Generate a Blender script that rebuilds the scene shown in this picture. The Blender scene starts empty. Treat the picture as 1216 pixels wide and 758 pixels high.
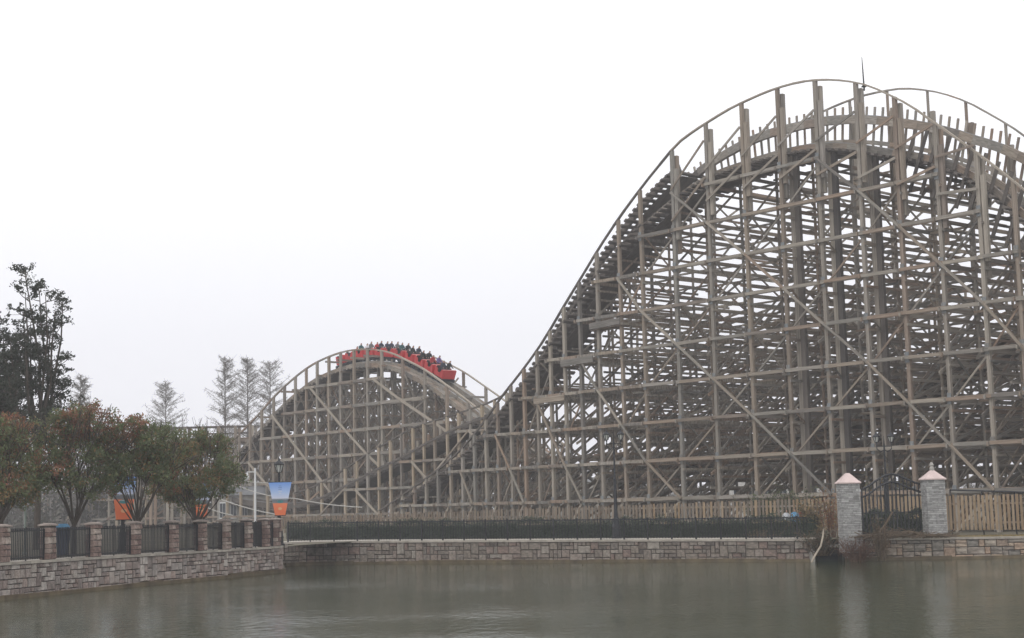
import bpy, bmesh, math, random
from mathutils import Vector, Matrix, Quaternion
random.seed(7)
R = math.radians
scene = bpy.context.scene
C = scene.collection

# ------------------------------------------------------------------ camera
EYE = Vector((0.0, 0.0, 3.2))
FPX = 1800.0
PITCH, ROLL = math.atan(224.0/FPX), R(-1.3)
cam_rot = Matrix.Rotation(R(90)+PITCH, 4, 'X') @ Matrix.Rotation(ROLL, 4, 'Z')
cam = bpy.data.cameras.new('camera')
cam.sensor_width = 36.0
cam.lens = 36.0*FPX/1216.0
cam.clip_start, cam.clip_end = 0.5, 3000.0
cam_ob = bpy.data.objects.new('camera', cam)
C.objects.link(cam_ob)
cam_ob.matrix_world = Matrix.Translation(EYE) @ cam_rot
scene.camera = cam_ob

# ------------------------------------------------------------------ sky, sun, exposure
SUN_EL, SUN_ROT = R(48), R(205)          # behind the camera, a little to the right
world = bpy.data.worlds.new('World')
scene.world = world
world.use_nodes = True
nt = world.node_tree
nt.nodes.clear()
out = nt.nodes.new('ShaderNodeOutputWorld')
bg = nt.nodes.new('ShaderNodeBackground')
bg.inputs['Strength'].default_value = 0.1
sky = nt.nodes.new('ShaderNodeTexSky')
sky.sky_type = 'NISHITA'
sky.sun_disc = False
sky.sun_elevation, sky.sun_rotation = SUN_EL, SUN_ROT
sky.dust_density = 4.0
tc = nt.nodes.new('ShaderNodeTexCoord')
sep = nt.nodes.new('ShaderNodeSeparateXYZ')
ramp = nt.nodes.new('ShaderNodeValToRGB')           # the cloud layer, a little dimmer low down
ramp.color_ramp.elements[0].position = 0.0
ramp.color_ramp.elements[0].color = (0.79, 0.79, 0.845, 1)
ramp.color_ramp.elements[1].position = 0.32
ramp.color_ramp.elements[1].color = (1.0, 1.0, 1.0, 1)
e = ramp.color_ramp.elements.new(0.12); e.color = (0.86, 0.86, 0.905, 1)
mul = nt.nodes.new('ShaderNodeVectorMath'); mul.operation = 'MULTIPLY'
mul.inputs[1].default_value = (12.7, 12.7, 12.7)
mix = nt.nodes.new('ShaderNodeMixRGB'); mix.inputs['Fac'].default_value = 0.94
L = nt.links.new
L(tc.outputs['Generated'], sep.inputs[0]); L(sep.outputs['Z'], ramp.inputs['Fac'])
L(ramp.outputs['Color'], mul.inputs[0])
L(sky.outputs['Color'], mix.inputs['Color1']); L(mul.outputs[0], mix.inputs['Color2'])
L(mix.outputs['Color'], bg.inputs['Color']); L(bg.outputs[0], out.inputs['Surface'])

sun = bpy.data.lights.new('sun', 'SUN')
sun.energy, sun.angle, sun.color = 0.6, R(14), (1.0, 0.96, 0.9)
sun_ob = bpy.data.objects.new('sun', sun)
C.objects.link(sun_ob)
sd = Vector((math.sin(SUN_ROT)*math.cos(SUN_EL), math.cos(SUN_ROT)*math.cos(SUN_EL), math.sin(SUN_EL)))
sun_ob.rotation_euler = (-sd).to_track_quat('-Z', 'Y').to_euler()
scene.view_settings.view_transform = 'Standard'
scene.view_settings.look = 'None'
scene.view_settings.exposure = 0.0
scene.view_settings.gamma = 1.0

# ------------------------------------------------------------------ surveying helpers (photo -> plan)
R3 = cam_rot.to_3x3()
def ray(px, py):
    return (R3 @ Vector(((px-608.0)/FPX, -(py-379.0)/FPX, -1.0)))
def on_z(px, py, z):
    d = ray(px, py); t = (z-EYE.z)/d.z
    return EYE + d*t
def at_depth(px, py, Y):
    d = ray(px, py)
    return EYE + d*(Y/d.y)
def gz(x):
    return 1.30 - 0.008*max(-45.0, min(45.0, x))
class Frame:
    """plan frame of one structure: a runs along it (left and away), b into its depth"""
    def __init__(s, ox, oy, dx, dy):
        l = math.hypot(dx, dy); s.o = Vector((ox, oy, 0)); s.d = Vector((dx/l, dy/l, 0)); s.n = Vector((dy/l, -dx/l, 0))
    def p(s, a, b, z):
        return s.o + s.d*a + s.n*b + Vector((0, 0, z))
    def hit(s, px, py, b=0.0):
        d = ray(px, py); o = s.o + s.n*b
        t = (o-EYE).dot(s.n)/d.dot(s.n)
        q = EYE + d*t
        return (q-s.o).dot(s.d), q.z
class Curve:
    def __init__(s, pts):
        s.p = sorted(pts)
    def __call__(s, a):
        P = s.p
        if a <= P[0][0]: i = 0
        elif a >= P[-1][0]: i = len(P)-2
        else:
            i = 0
            while P[i+1][0] < a: i += 1
        def sl(k):
            if k <= 0 or k >= len(P)-1: 
                j = 0 if k <= 0 else len(P)-2
                return (P[j+1][1]-P[j][1])/(P[j+1][0]-P[j][0])
            return (P[k+1][1]-P[k-1][1])/(P[k+1][0]-P[k-1][0])
        h = P[i+1][0]-P[i][0]
        t = (a-P[i][0])/h
        if t < 0 or t > 1:
            return P[i][1]+sl(i if t < 0 else i+1)*(a-P[i][0]) if t < 0 else P[i+1][1]+sl(i+1)*(a-P[i+1][0])
        m0, m1 = sl(i)*h, sl(i+1)*h
        return (2*t**3-3*t**2+1)*P[i][1]+(t**3-2*t**2+t)*m0+(-2*t**3+3*t**2)*P[i+1][1]+(t**3-t**2)*m1

# ------------------------------------------------------------------ materials
def new_mat(name):
    m = bpy.data.materials.new(name); m.use_nodes = True
    return m, m.node_tree, m.node_tree.nodes['Principled BSDF']
def mat_var(name, cols, rough=0.8, scale=(1, 1, 1), noise=6.0, namt=0.35, bump=0.0, spec=0.3, metal=0.0, coord='Object', bscale=None):
    """colour picked per piece from cols, modulated by stretched noise"""
    m, t, b = new_mat(name)
    N, L = t.nodes.new, t.links.new
    oi, ge = N('ShaderNodeObjectInfo'), N('ShaderNodeNewGeometry')
    ad = N('ShaderNodeMath'); ad.operation = 'ADD'
    fr = N('ShaderNodeMath'); fr.operation = 'FRACT'
    L(oi.outputs['Random'], ad.inputs[0]); L(ge.outputs['Random Per Island'], ad.inputs[1]); L(ad.outputs[0], fr.inputs[0])
    rp = N('ShaderNodeValToRGB'); cr = rp.color_ramp
    if len(cols) == 1: cols = [tuple(x*0.93 for x in cols[0]), tuple(x*1.07 for x in cols[0])]
    n = len(cols)
    while len(cr.elements) < n: cr.elements.new(0.5)
    for i, c in enumerate(cols):
        cr.elements[i].position = i/max(1, n-1); cr.elements[i].color = (*c, 1)
    L(fr.outputs[0], rp.inputs['Fac'])
    co = N('ShaderNodeTexCoord'); mp = N('ShaderNodeMapping'); mp.inputs['Scale'].default_value = scale
    L(co.outputs[coord], mp.inputs['Vector'])
    nz = N('ShaderNodeTexNoise'); nz.inputs['Scale'].default_value = noise; nz.inputs['Detail'].default_value = 6
    nz.noise_dimensions = '4D'; L(fr.outputs[0], nz.inputs['W'])
    L(mp.outputs[0], nz.inputs['Vector'])
    mr = N('ShaderNodeMapRange'); mr.inputs['From Min'].default_value = 0.25; mr.inputs['From Max'].default_value = 0.75
    mr.inputs['To Min'].default_value = 1-namt; mr.inputs['To Max'].default_value = 1+namt
    L(nz.outputs['Fac'], mr.inputs['Value'])
    vm = N('ShaderNodeVectorMath'); vm.operation = 'SCALE'
    L(rp.outputs['Color'], vm.inputs[0]); L(mr.outputs[0], vm.inputs['Scale'])
    L(vm.outputs[0], b.inputs['Base Color'])
    b.inputs['Roughness'].default_value = rough
    b.inputs['Specular IOR Level'].default_value = spec
    b.inputs['Metallic'].default_value = metal
    if bump:
        bp = N('ShaderNodeBump'); bp.inputs['Strength'].default_value = bump; bp.inputs['Distance'].default_value = 0.03
        if bscale:
            n2 = N('ShaderNodeTexNoise'); n2.inputs['Scale'].default_value = bscale; n2.inputs['Detail'].default_value = 4
            L(mp.outputs[0], n2.inputs['Vector']); L(n2.outputs['Fac'], bp.inputs['Height'])
        else:
            L(nz.outputs['Fac'], bp.inputs['Height'])
        L(bp.outputs[0], b.inputs['Normal'])
    return m
M = {}
M['timber'] = mat_var('weathered_timber', [(0.20, 0.164, 0.133), (0.30, 0.248, 0.197), (0.232, 0.22, 0.20), (0.355, 0.313, 0.262), (0.172, 0.162, 0.15), (0.285, 0.205, 0.152), (0.26, 0.228, 0.192), (0.315, 0.288, 0.26)], 0.85, (2.5, 2.5, 0.9), 3, 0.5)
M['timber_pale'] = mat_var('pale_timber', [(0.33, 0.285, 0.235), (0.38, 0.335, 0.28), (0.30, 0.26, 0.215)], 0.8, (1.5, 1.5, 0.6), 4, 0.25)
M['timber_tan'] = mat_var('tan_board', [(0.36, 0.29, 0.21), (0.40, 0.33, 0.25)], 0.8, (1.5, 1.5, 0.6), 4, 0.2)
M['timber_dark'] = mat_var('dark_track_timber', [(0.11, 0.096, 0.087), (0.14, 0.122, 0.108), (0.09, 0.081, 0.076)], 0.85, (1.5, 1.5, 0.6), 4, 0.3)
M['picket'] = mat_var('picket_wood', [(0.27, 0.19, 0.12), (0.34, 0.25, 0.165), (0.29, 0.215, 0.14), (0.24, 0.17, 0.11), (0.36, 0.28, 0.20)], 0.8, (2, 2, 0.8), 4, 0.3)
M['picket_grey'] = mat_var('weathered_picket', [(0.185, 0.15, 0.12), (0.23, 0.185, 0.145), (0.20, 0.155, 0.115), (0.155, 0.13, 0.108), (0.26, 0.215, 0.175)], 0.85, (2, 2, 0.8), 4, 0.35)
M['iron'] = mat_var('black_iron', [(0.012, 0.014, 0.018), (0.02, 0.022, 0.028)], 0.5, noise=10, namt=0.3, spec=0.4)
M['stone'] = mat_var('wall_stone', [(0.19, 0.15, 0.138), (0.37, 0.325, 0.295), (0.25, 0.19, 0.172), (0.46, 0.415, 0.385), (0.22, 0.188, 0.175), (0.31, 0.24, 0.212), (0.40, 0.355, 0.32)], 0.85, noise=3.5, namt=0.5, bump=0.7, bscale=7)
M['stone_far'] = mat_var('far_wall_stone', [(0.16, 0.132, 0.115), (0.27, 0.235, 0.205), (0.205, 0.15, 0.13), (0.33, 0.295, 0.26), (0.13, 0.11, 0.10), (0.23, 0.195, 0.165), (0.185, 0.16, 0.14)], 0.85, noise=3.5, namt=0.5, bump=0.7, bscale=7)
M['stone_warm'] = mat_var('warm_wall_stone', [(0.34, 0.265, 0.205), (0.24, 0.215, 0.19), (0.40, 0.32, 0.25), (0.30, 0.21, 0.155), (0.20, 0.185, 0.165), (0.37, 0.315, 0.26)], 0.85, noise=2.2, namt=0.75, bump=0.5, bscale=7)
M['pillar_stone'] = mat_var('pillar_stone', [(0.16, 0.105, 0.095), (0.24, 0.165, 0.145), (0.40, 0.34, 0.30), (0.20, 0.13, 0.115), (0.28, 0.205, 0.18)], 0.85, noise=3, namt=0.5, bump=0.6, bscale=6)
M['mortar'] = mat_var('mortar', [(0.075, 0.066, 0.06)], 0.95, noise=5, namt=0.4)
M['coping'] = mat_var('coping_stone', [(0.34, 0.305, 0.265), (0.40, 0.36, 0.315), (0.30, 0.27, 0.235)], 0.85, noise=2.5, namt=0.35, bump=0.3, bscale=8)
M['wet_footing'] = mat_var('wet_algae_footing', [(0.10, 0.075, 0.045), (0.13, 0.10, 0.06)], 0.6, noise=2.0, namt=0.6)
M['pillar_cap'] = mat_var('pillar_cap_stone', [(0.24, 0.20, 0.18), (0.30, 0.255, 0.23)], 0.85, noise=3, namt=0.4, bump=0.3, bscale=8)
M['pale_wood'] = mat_var('pale_bare_wood', [(0.33, 0.285, 0.23)], 0.8, noise=3, namt=0.3)
M['slate'] = mat_var('grey_slate', [(0.25, 0.245, 0.24), (0.39, 0.385, 0.38), (0.31, 0.305, 0.30), (0.46, 0.455, 0.45)], 0.8, noise=4, namt=0.35)
M['pink_cap'] = mat_var('pinkish_cap', [(0.62, 0.50, 0.48)], 0.75, noise=2.5, namt=0.2)
M['concrete'] = mat_var('concrete', [(0.34, 0.325, 0.30)], 0.9, noise=1.2, namt=0.35, bump=0.2, bscale=10)
M['paving'] = mat_var('paving', [(0.42, 0.39, 0.35)], 0.9, noise=0.6, namt=0.25)
M['soil'] = mat_var('soil', [(0.14, 0.125, 0.09)], 0.95, noise=0.35, namt=0.5, bump=0.4, bscale=4)
M['bark'] = mat_var('bark', [(0.075, 0.062, 0.052)], 0.9, (4, 4, 1), 3, 0.4)
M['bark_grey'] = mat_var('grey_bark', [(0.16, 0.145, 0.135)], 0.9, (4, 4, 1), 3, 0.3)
M['dark_paint'] = mat_var('black_chassis', [(0.015, 0.02, 0.026)], 0.5, noise=5, namt=0.3)
M['red_paint'] = mat_var('red_car_paint', [(0.52, 0.018, 0.024)], 0.38, noise=2, namt=0.12, spec=0.5)
M['red_trim'] = mat_var('pale_red_trim', [(0.72, 0.30, 0.28)], 0.4, noise=2, namt=0.1)  # pale pink for the highlight painted on the red cars' top edges
M['vinyl'] = mat_var('dark_seat', [(0.03, 0.012, 0.012)], 0.6, noise=5, namt=0.3)
M['plate'] = mat_var('grey_joint_plate', [(0.17, 0.18, 0.19), (0.22, 0.235, 0.245), (0.19, 0.18, 0.165)], 0.7, noise=4, namt=0.4)
M['steel'] = mat_var('grey_rail_steel', [(0.28, 0.29, 0.30)], 0.45, noise=6, namt=0.2, metal=0.7)
M['white_paint'] = mat_var('white_paint', [(0.72, 0.73, 0.74)], 0.45, noise=3, namt=0.08)
M['cable'] = mat_var('white_rope', [(0.46, 0.45, 0.43)], 0.7, noise=3, namt=0.1)
M['skin'] = mat_var('skin', [(0.42, 0.26, 0.19)], 0.6, noise=5, namt=0.1)
M['hair'] = mat_var('black_hair', [(0.012, 0.011, 0.011)], 0.6, noise=8, namt=0.3)
M['trouser'] = mat_var('dark_trousers', [(0.03, 0.034, 0.05)], 0.8, noise=6, namt=0.3)
for nm, c in dict(navy=(0.025, 0.033, 0.06), black=(0.017, 0.018, 0.02), grey=(0.16, 0.165, 0.17), scarlet=(0.40, 0.03, 0.035), white=(0.62, 0.63, 0.66), purple=(0.17, 0.12, 0.30), teal=(0.03, 0.10, 0.11), blue=(0.13, 0.33, 0.55)).items():
    M['cloth_'+nm] = mat_var(nm+'_cloth', [c], 0.85, noise=7, namt=0.25)
def leafmat(name, cols, trans=0.35):
    m = mat_var(name, cols, 0.5, noise=1.5, namt=0.25, spec=0.35)
    t = m.node_tree; b = t.nodes['Principled BSDF']; src = b.inputs['Base Color'].links[0].from_socket
    tr = t.nodes.new('ShaderNodeBsdfTranslucent'); mx = t.nodes.new('ShaderNodeMixShader'); mx.inputs[0].default_value = trans
    t.links.new(src, tr.inputs['Color']); t.links.new(b.outputs[0], mx.inputs[1]); t.links.new(tr.outputs[0], mx.inputs[2])
    t.links.new(mx.outputs[0], t.nodes['Material Output'].inputs['Surface'])
    return m
M['leaf_green'] = leafmat('evergreen_leaf', [(0.095, 0.125, 0.055), (0.155, 0.185, 0.08), (0.115, 0.145, 0.068), (0.19, 0.205, 0.105)])
M['leaf_red'] = leafmat('young_red_leaf', [(0.28, 0.11, 0.075), (0.23, 0.11, 0.07), (0.33, 0.17, 0.085), (0.20, 0.13, 0.08)])
M['leaf_bronze'] = leafmat('bronze_leaf', [(0.30, 0.17, 0.07), (0.24, 0.16, 0.07), (0.19, 0.165, 0.08)])
M['leaf_dark'] = leafmat('dark_leaf', [(0.026, 0.034, 0.024), (0.042, 0.052, 0.034), (0.034, 0.042, 0.03)])
M['leaf_hedge'] = leafmat('hedge_leaf', [(0.034, 0.052, 0.038), (0.058, 0.080, 0.054), (0.042, 0.062, 0.044), (0.078, 0.095, 0.066)])
M['leaf_orange'] = leafmat('orange_leaf', [(0.26, 0.10, 0.04), (0.22, 0.06, 0.04), (0.28, 0.16, 0.05), (0.12, 0.09, 0.03)])
M['dry'] = leafmat('dry_stem', [(0.14, 0.10, 0.065), (0.20, 0.145, 0.095), (0.10, 0.075, 0.05)])
M['dry_red'] = leafmat('reddish_stem', [(0.16, 0.085, 0.06), (0.21, 0.12, 0.085), (0.11, 0.065, 0.05)])
M['straw'] = leafmat('straw_grass', [(0.30, 0.23, 0.11), (0.24, 0.19, 0.09), (0.34, 0.27, 0.14)])
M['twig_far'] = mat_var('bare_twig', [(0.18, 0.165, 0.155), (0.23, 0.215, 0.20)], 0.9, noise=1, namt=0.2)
M['brush_far'] = mat_var('far_brush', [(0.075, 0.075, 0.06), (0.11, 0.10, 0.085), (0.06, 0.065, 0.05)], 0.9, noise=1, namt=0.3)
M['pale_wall'] = mat_var('pale_render', [(0.52, 0.51, 0.50)], 0.85, noise=0.5, namt=0.15)
M['grey_roof'] = mat_var('grey_roof_sheet', [(0.17, 0.175, 0.185)], 0.6, noise=0.6, namt=0.25)
M['blue_plastic'] = mat_var('blue_plastic', [(0.03, 0.06, 0.14)], 0.45, noise=3, namt=0.2)
M['rust'] = mat_var('rusty_pipe', [(0.30, 0.20, 0.16)], 0.7, noise=3, namt=0.3)
M['grey_green'] = mat_var('grey_green_paint', [(0.22, 0.26, 0.235)], 0.6, noise=3, namt=0.2)
m, t, b = new_mat('lantern_glass'); b.inputs['Base Color'].default_value = (0.55, 0.56, 0.53, 1); b.inputs['Roughness'].default_value = 0.35; M['lantern'] = m
m, t, b = new_mat('window_glass'); b.inputs['Base Color'].default_value = (0.045, 0.055, 0.065, 1); b.inputs['Roughness'].default_value = 0.12; M['glass'] = m

def water_mat():
    m, t, b = new_mat('pond_water')
    N, L = t.nodes.new, t.links.new
    b.inputs['Base Color'].default_value = (0.054, 0.070, 0.041, 1)
    b.inputs['Roughness'].default_value = 0.03
    b.inputs['IOR'].default_value = 1.33
    co = N('ShaderNodeTexCoord')
    def noise(sc, scale, det, dist=0.0):
        mp = N('ShaderNodeMapping'); mp.inputs['Scale'].default_value = sc
        L(co.outputs['Object'], mp.inputs['Vector'])
        n = N('ShaderNodeTexNoise'); n.inputs['Scale'].default_value = scale; n.inputs['Detail'].default_value = det
        n.inputs['Distortion'].default_value = dist
        L(mp.outputs[0], n.inputs['Vector']); return n
    n1 = noise((1.4, 0.8, 1), 1.9, 3, 0.3)
    n2 = noise((1.4, 0.9, 1), 7.0, 3)
    pt = noise((0.05, 0.10, 1), 1.0, 3)                 # gusts: patches of stronger ripples
    mr = N('ShaderNodeMapRange'); mr.inputs['From Min'].default_value = 0.42; mr.inputs['From Max'].default_value = 0.68
    mr.inputs['To Min'].default_value = 0.6; mr.inputs['To Max'].default_value = 1.5
    L(pt.outputs['Fac'], mr.inputs['Value'])
    ad = N('ShaderNodeMath'); ad.operation = 'MULTIPLY_ADD'; ad.inputs[1].default_value = 0.35
    L(n2.outputs['Fac'], ad.inputs[0]); L(n1.outputs['Fac'], ad.inputs[2])
    mu = N('ShaderNodeMath'); mu.operation = 'MULTIPLY'
    L(ad.outputs[0], mu.inputs[0]); L(mr.outputs[0], mu.inputs[1])
    bp = N('ShaderNodeBump'); bp.inputs['Strength'].default_value = 0.65; bp.inputs['Distance'].default_value = 0.046
    L(mu.outputs[0], bp.inputs['Height']); L(bp.outputs[0], b.inputs['Normal'])
    return m
M['water'] = water_mat()

# ------------------------------------------------------------------ object helpers
def link_mesh(name, me, mats=(), parent=None, world_root=None):
    o = bpy.data.objects.new(name, me); C.objects.link(o)
    for mm in mats:
        me.materials.append(mm)
    if parent is not None:
        o.parent = parent
        if world_root is not None:
            o.matrix_parent_inverse = Matrix.Translation(-world_root)
    return o
def empty(name, loc, label, cat, group=None, rz=0.0):
    o = bpy.data.objects.new(name, None); C.objects.link(o)
    o.empty_display_size = 0.3
    o.location = loc; o.rotation_euler = (0, 0, rz)
    tag(o, label, cat, group); return o
def tag(o, label=None, cat=None, group=None, kind=None):
    if label: o['label'] = label
    if cat: o['category'] = cat
    if group: o['group'] = group
    if kind: o['kind'] = kind
    return o
def structure(o): o['kind'] = 'structure'; return o
def stuff(o): o['kind'] = 'stuff'; return o
def mesh_of(verts, faces, name='mesh', smooth=False):
    me = bpy.data.meshes.new(name); me.from_pydata([tuple(v) for v in verts], [], faces); me.validate()
    if smooth:
        for p in me.polygons: p.use_smooth = True
    return me
class MB:
    """collects plain shapes into one mesh"""
    def __init__(s): s.v, s.f, s.m = [], [], []
    def add(s, verts, faces, mi=0):
        k = len(s.v); s.v += [tuple(v) for v in verts]; s.f += [tuple(i+k for i in f) for f in faces]; s.m += [mi]*len(faces)
    def box(s, c, size, mi=0, mat=None):
        x, y, z = size[0]/2, size[1]/2, size[2]/2
        vs = [Vector((sx*x, sy*y, sz*z)) for sz in (-1, 1) for sy in (-1, 1) for sx in (-1, 1)]
        if mat: vs = [mat @ v for v in vs]
        c = Vector(c)
        s.add([v+c for v in vs], [(0, 2, 3, 1), (4, 5, 7, 6), (0, 1, 5, 4), (2, 6, 7, 3), (0, 4, 6, 2), (1, 3, 7, 5)], mi)
    def taper(s, c0, s0, c1, s1, mi=0):
        vs = []
        for c, q in ((c0, s0), (c1, s1)):
            for sy in (-1, 1):
                for sx in (-1, 1): vs.append((c[0]+sx*q[0]/2, c[1]+sy*q[1]/2, c[2]))
        s.add(vs, [(0, 2, 3, 1), (4, 5, 7, 6), (0, 1, 5, 4), (2, 6, 7, 3), (0, 4, 6, 2), (1, 3, 7, 5)], mi)
    def tube(s, pts, rad, n=6, mi=0, cap=True):
        pts = [Vector(p) for p in pts]; rings = []
        if not hasattr(rad, '__len__'): rad = [rad]*len(pts)
        ref = Vector((0, 0, 1))
        for i, p in enumerate(pts):
            t = (pts[min(i+1, len(pts)-1)]-pts[max(i-1, 0)])
            t = t.normalized() if t.length > 1e-9 else Vector((0, 0, 1))
            u = t.cross(ref)
            if u.length < 1e-3: u = t.cross(Vector((1, 0, 0)))
            u.normalize(); w = t.cross(u)
            rings.append([p+(u*math.cos(2*math.pi*k/n)+w*math.sin(2*math.pi*k/n))*rad[i] for k in range(n)])
        vs = [v for r in rings for v in r]; fs = []
        for i in range(len(pts)-1):
            for k in range(n):
                fs.append((i*n+k, i*n+(k+1) % n, (i+1)*n+(k+1) % n, (i+1)*n+k))
        if cap: fs += [tuple(reversed(range(n))), tuple(range((len(pts)-1)*n, len(pts)*n))]
        s.add(vs, fs, mi)
    def lathe(s, prof, n=10, c=(0, 0, 0), mi=0):
        vs = []; c = Vector(c)
        for r, z in prof:
            for k in range(n): vs.append(c+Vector((r*math.cos(2*math.pi*k/n), r*math.sin(2*math.pi*k/n), z)))
        fs = []
        for i in range(len(prof)-1):
            for k in range(n): fs.append((i*n+k, i*n+(k+1) % n, (i+1)*n+(k+1) % n, (i+1)*n+k))
        fs += [tuple(reversed(range(n))), tuple(range((len(prof)-1)*n, len(prof)*n))]
        s.add(vs, fs, mi)
    def build(s, name, mats, parent=None, world_root=None, smooth=False):
        me = mesh_of(s.v, s.f, name, smooth)
        if not isinstance(mats, (list, tuple)): mats = [mats]
        o = link_mesh(name, me, mats, parent, world_root)
        if len(mats) > 1 and len(me.polygons) == len(s.m): me.polygons.foreach_set('material_index', s.m)
        return o
def unit_box(name, mat):
    mb = MB(); mb.box((0, 0, 0), (1, 1, 1)); me = mesh_of(mb.v, mb.f, name); me.materials.append(mat); return me
UNIT = {}
def unit(mat):
    if mat not in UNIT: UNIT[mat] = unit_box('unit_'+mat, M[mat])
    return UNIT[mat]
def beam_matrix(p, q, w, h, side=None):
    p, q = Vector(p), Vector(q); z = q-p; ln = z.length; z.normalize()
    x = z.cross(Vector((0, 0, 1)))
    if side is not None: x = side - z*side.dot(z)
    if x.length < 1e-4: x = Vector((1, 0, 0))
    x.normalize(); y = z.cross(x)
    m = Matrix((x*w, y*h, z*ln)).transposed().to_4x4()
    m.translation = (p+q)/2
    return m
class Timber:
    """all the beams of one wooden structure; the 300 nearest of a name are objects, the rest one joined part"""
    def __init__(s, root): s.root = root; s.loc = Vector(root.location); s.items = {}
    def beam(s, name, p, q, w, h, mat='timber', side=None, pri=0.0):
        j = 1+random.uniform(-0.05, 0.05)
        s.items.setdefault((name, mat), []).append(((((Vector(p)+Vector(q))/2)-EYE).length+pri, beam_matrix(p, q, w*j, h*j, side)))
    def flush(s, limit=300):
        left = {}
        for (n, m), v in s.items.items(): left.setdefault(n, []).extend((d, k, m, mm) for k, (d, mm) in enumerate(v))
        for n, v in left.items():
            v.sort(key=lambda t: t[0])
            for d, k, m, mm in v[:limit]:
                o = bpy.data.objects.new(n, unit(m)); C.objects.link(o)
                o.parent = s.root; o.matrix_parent_inverse = Matrix.Translation(-s.loc); o.matrix_basis = mm
            rest = {}
            for d, k, m, mm in v[limit:]: rest.setdefault(m, []).append(mm)
            for m, ms in rest.items():
                mb = MB()
                cube = [Vector((sx*.5, sy*.5, sz*.5)) for sz in (-1, 1) for sy in (-1, 1) for sx in (-1, 1)]
                for mm in ms:
                    mb.add([mm @ c for c in cube], [(0, 2, 3, 1), (4, 5, 7, 6), (0, 1, 5, 4), (2, 6, 7, 3), (0, 4, 6, 2), (1, 3, 7, 5)])
                stuff(mb.build(n+'_mass', M[m], s.root, s.loc))
def copy_tree(o, parent=None):
    c = o.copy(); C.objects.link(c)
    if parent is not None: c.parent = parent
    for ch in o.children: copy_tree(ch, c)
    return c

# ------------------------------------------------------------------ shore lines in plan
near_px = [(-420, 760), (-200, 735), (0, 713), (100, 702.5), (190, 694), (270, 686.5), (335, 679.7)]
NEAR = [on_z(x, y, 0) for x, y in near_px]
NEAR += [NEAR[-1]+Vector((-0.5, 3.0, 0)), NEAR[-1]+Vector((-1.6, 9.5, 0))]
far_px = [(318, 673.2), (338, 672.5), (360, 671.5), (420, 670), (500, 669.3), (608, 668.8), (700, 668), (800, 667.6), (900, 667.2), (966, 667)]
FAR = [on_z(x, y, 0) for x, y in far_px]
right_px = [(1003, 666.3), (1060, 665.3), (1130, 664), (1216, 662.3), (1330, 660.5), (1500, 658)]
RIGHT = [on_z(x, y, 0) for x, y in right_px]
NEAR[-1] = NEAR[-2]+Vector((-1.0, 6.0, 0))
def polylen(P): return sum((P[i+1]-P[i]).length for i in range(len(P)-1))
def along(P, d):
    for i in range(len(P)-1):
        l = (P[i+1]-P[i]).length
        if d <= l or i == len(P)-2:
            t = (P[i+1]-P[i]).normalized(); return P[i]+t*d, t
        d -= l
def inland(t): return Vector((-t.y, t.x, 0))          # left-hand normal of a line drawn left to right
def at_px(P, px, off=0.0):
    """point of polyline P (shifted inland by off) that is seen in photo column px near the horizon"""
    d = ray(px, 625); k = d.x/d.y; best = None
    for i in range(len(P)-1):
        n = inland((P[i+1]-P[i]).normalized())*off; A, B = P[i]+n, P[i+1]+n
        f0, f1 = A.x-k*A.y, B.x-k*B.y
        if f0 == f1: continue
        u = f0/(f0-f1); miss = max(0.0, -u, u-1)*(B-A).length
        q = A+(B-A)*u
        if best is None or miss < best[0]-1e-6: best = (miss, Vector((q.x, q.y, 0)), (B-A).normalized())
    return best[1], best[2]

# ------------------------------------------------------------------ water and ground
mb = MB(); mb.add([(-260, -12, 0), (260, -12, 0), (260, 130, 0), (-260, 130, 0)], [(0, 1, 2, 3)])
structure(mb.build('water', M['water']))
mb = MB(); mb.add([(-270, -14, -0.7), (270, -14, -0.7), (270, 420, -0.7), (-270, 420, -0.7)], [(0, 1, 2, 3)])
structure(mb.build('pond_bed', M['soil']))
SHORE = NEAR + FAR + RIGHT
def sheet(name, off0, off1, dz, mat, pts):
    mb = MB(); vs = []; fs = []
    for i, p in enumerate(pts):
        t = (pts[min(i+1, len(pts)-1)]-pts[max(i-1, 0)]).normalized(); n = inland(t)
        a, b = p+n*off0, p+n*off1
        vs += [(a.x, a.y, gz(a.x)+dz), (b.x, b.y, gz(b.x)+dz)]
        if i: fs.append((2*i-2, 2*i, 2*i+1, 2*i-1))
    mb.add(vs, fs); return structure(mb.build(name, mat))
# the land: strips of columns running from the shore back to beyond the last trees
cols = [(p.x, p.y) for p in SHORE if True]
mono = []
for p in NEAR[:7]+FAR+RIGHT:
    n = Vector((0, 1, 0)); mono.append(Vector((p.x, p.y+0.25, 0)))
mono = [Vector((-270, mono[0].y, 0)), Vector((-45.5, mono[0].y, 0))]+[p for p in mono if p.x > -45]+[Vector((45.5, mono[-1].y, 0)), Vector((270, mono[-1].y, 0))]
mono.sort(key=lambda p: p.x)
vs, fs = [], []
for i, p in enumerate(mono):
    vs += [(p.x, p.y, gz(p.x)-0.02), (p.x, 415, gz(p.x)-0.02)]
    if i: fs.append((2*i-2, 2*i, 2*i+1, 2*i-1))
mb = MB(); mb.add(vs, fs); structure(mb.build('ground', M['soil']))
sheet('promenade', 0.3, 1.5, 0.012, M['paving'], NEAR[:7])
sheet('lakeside_path', 0.3, 3.2, 0.016, M['paving'], FAR)

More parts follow.
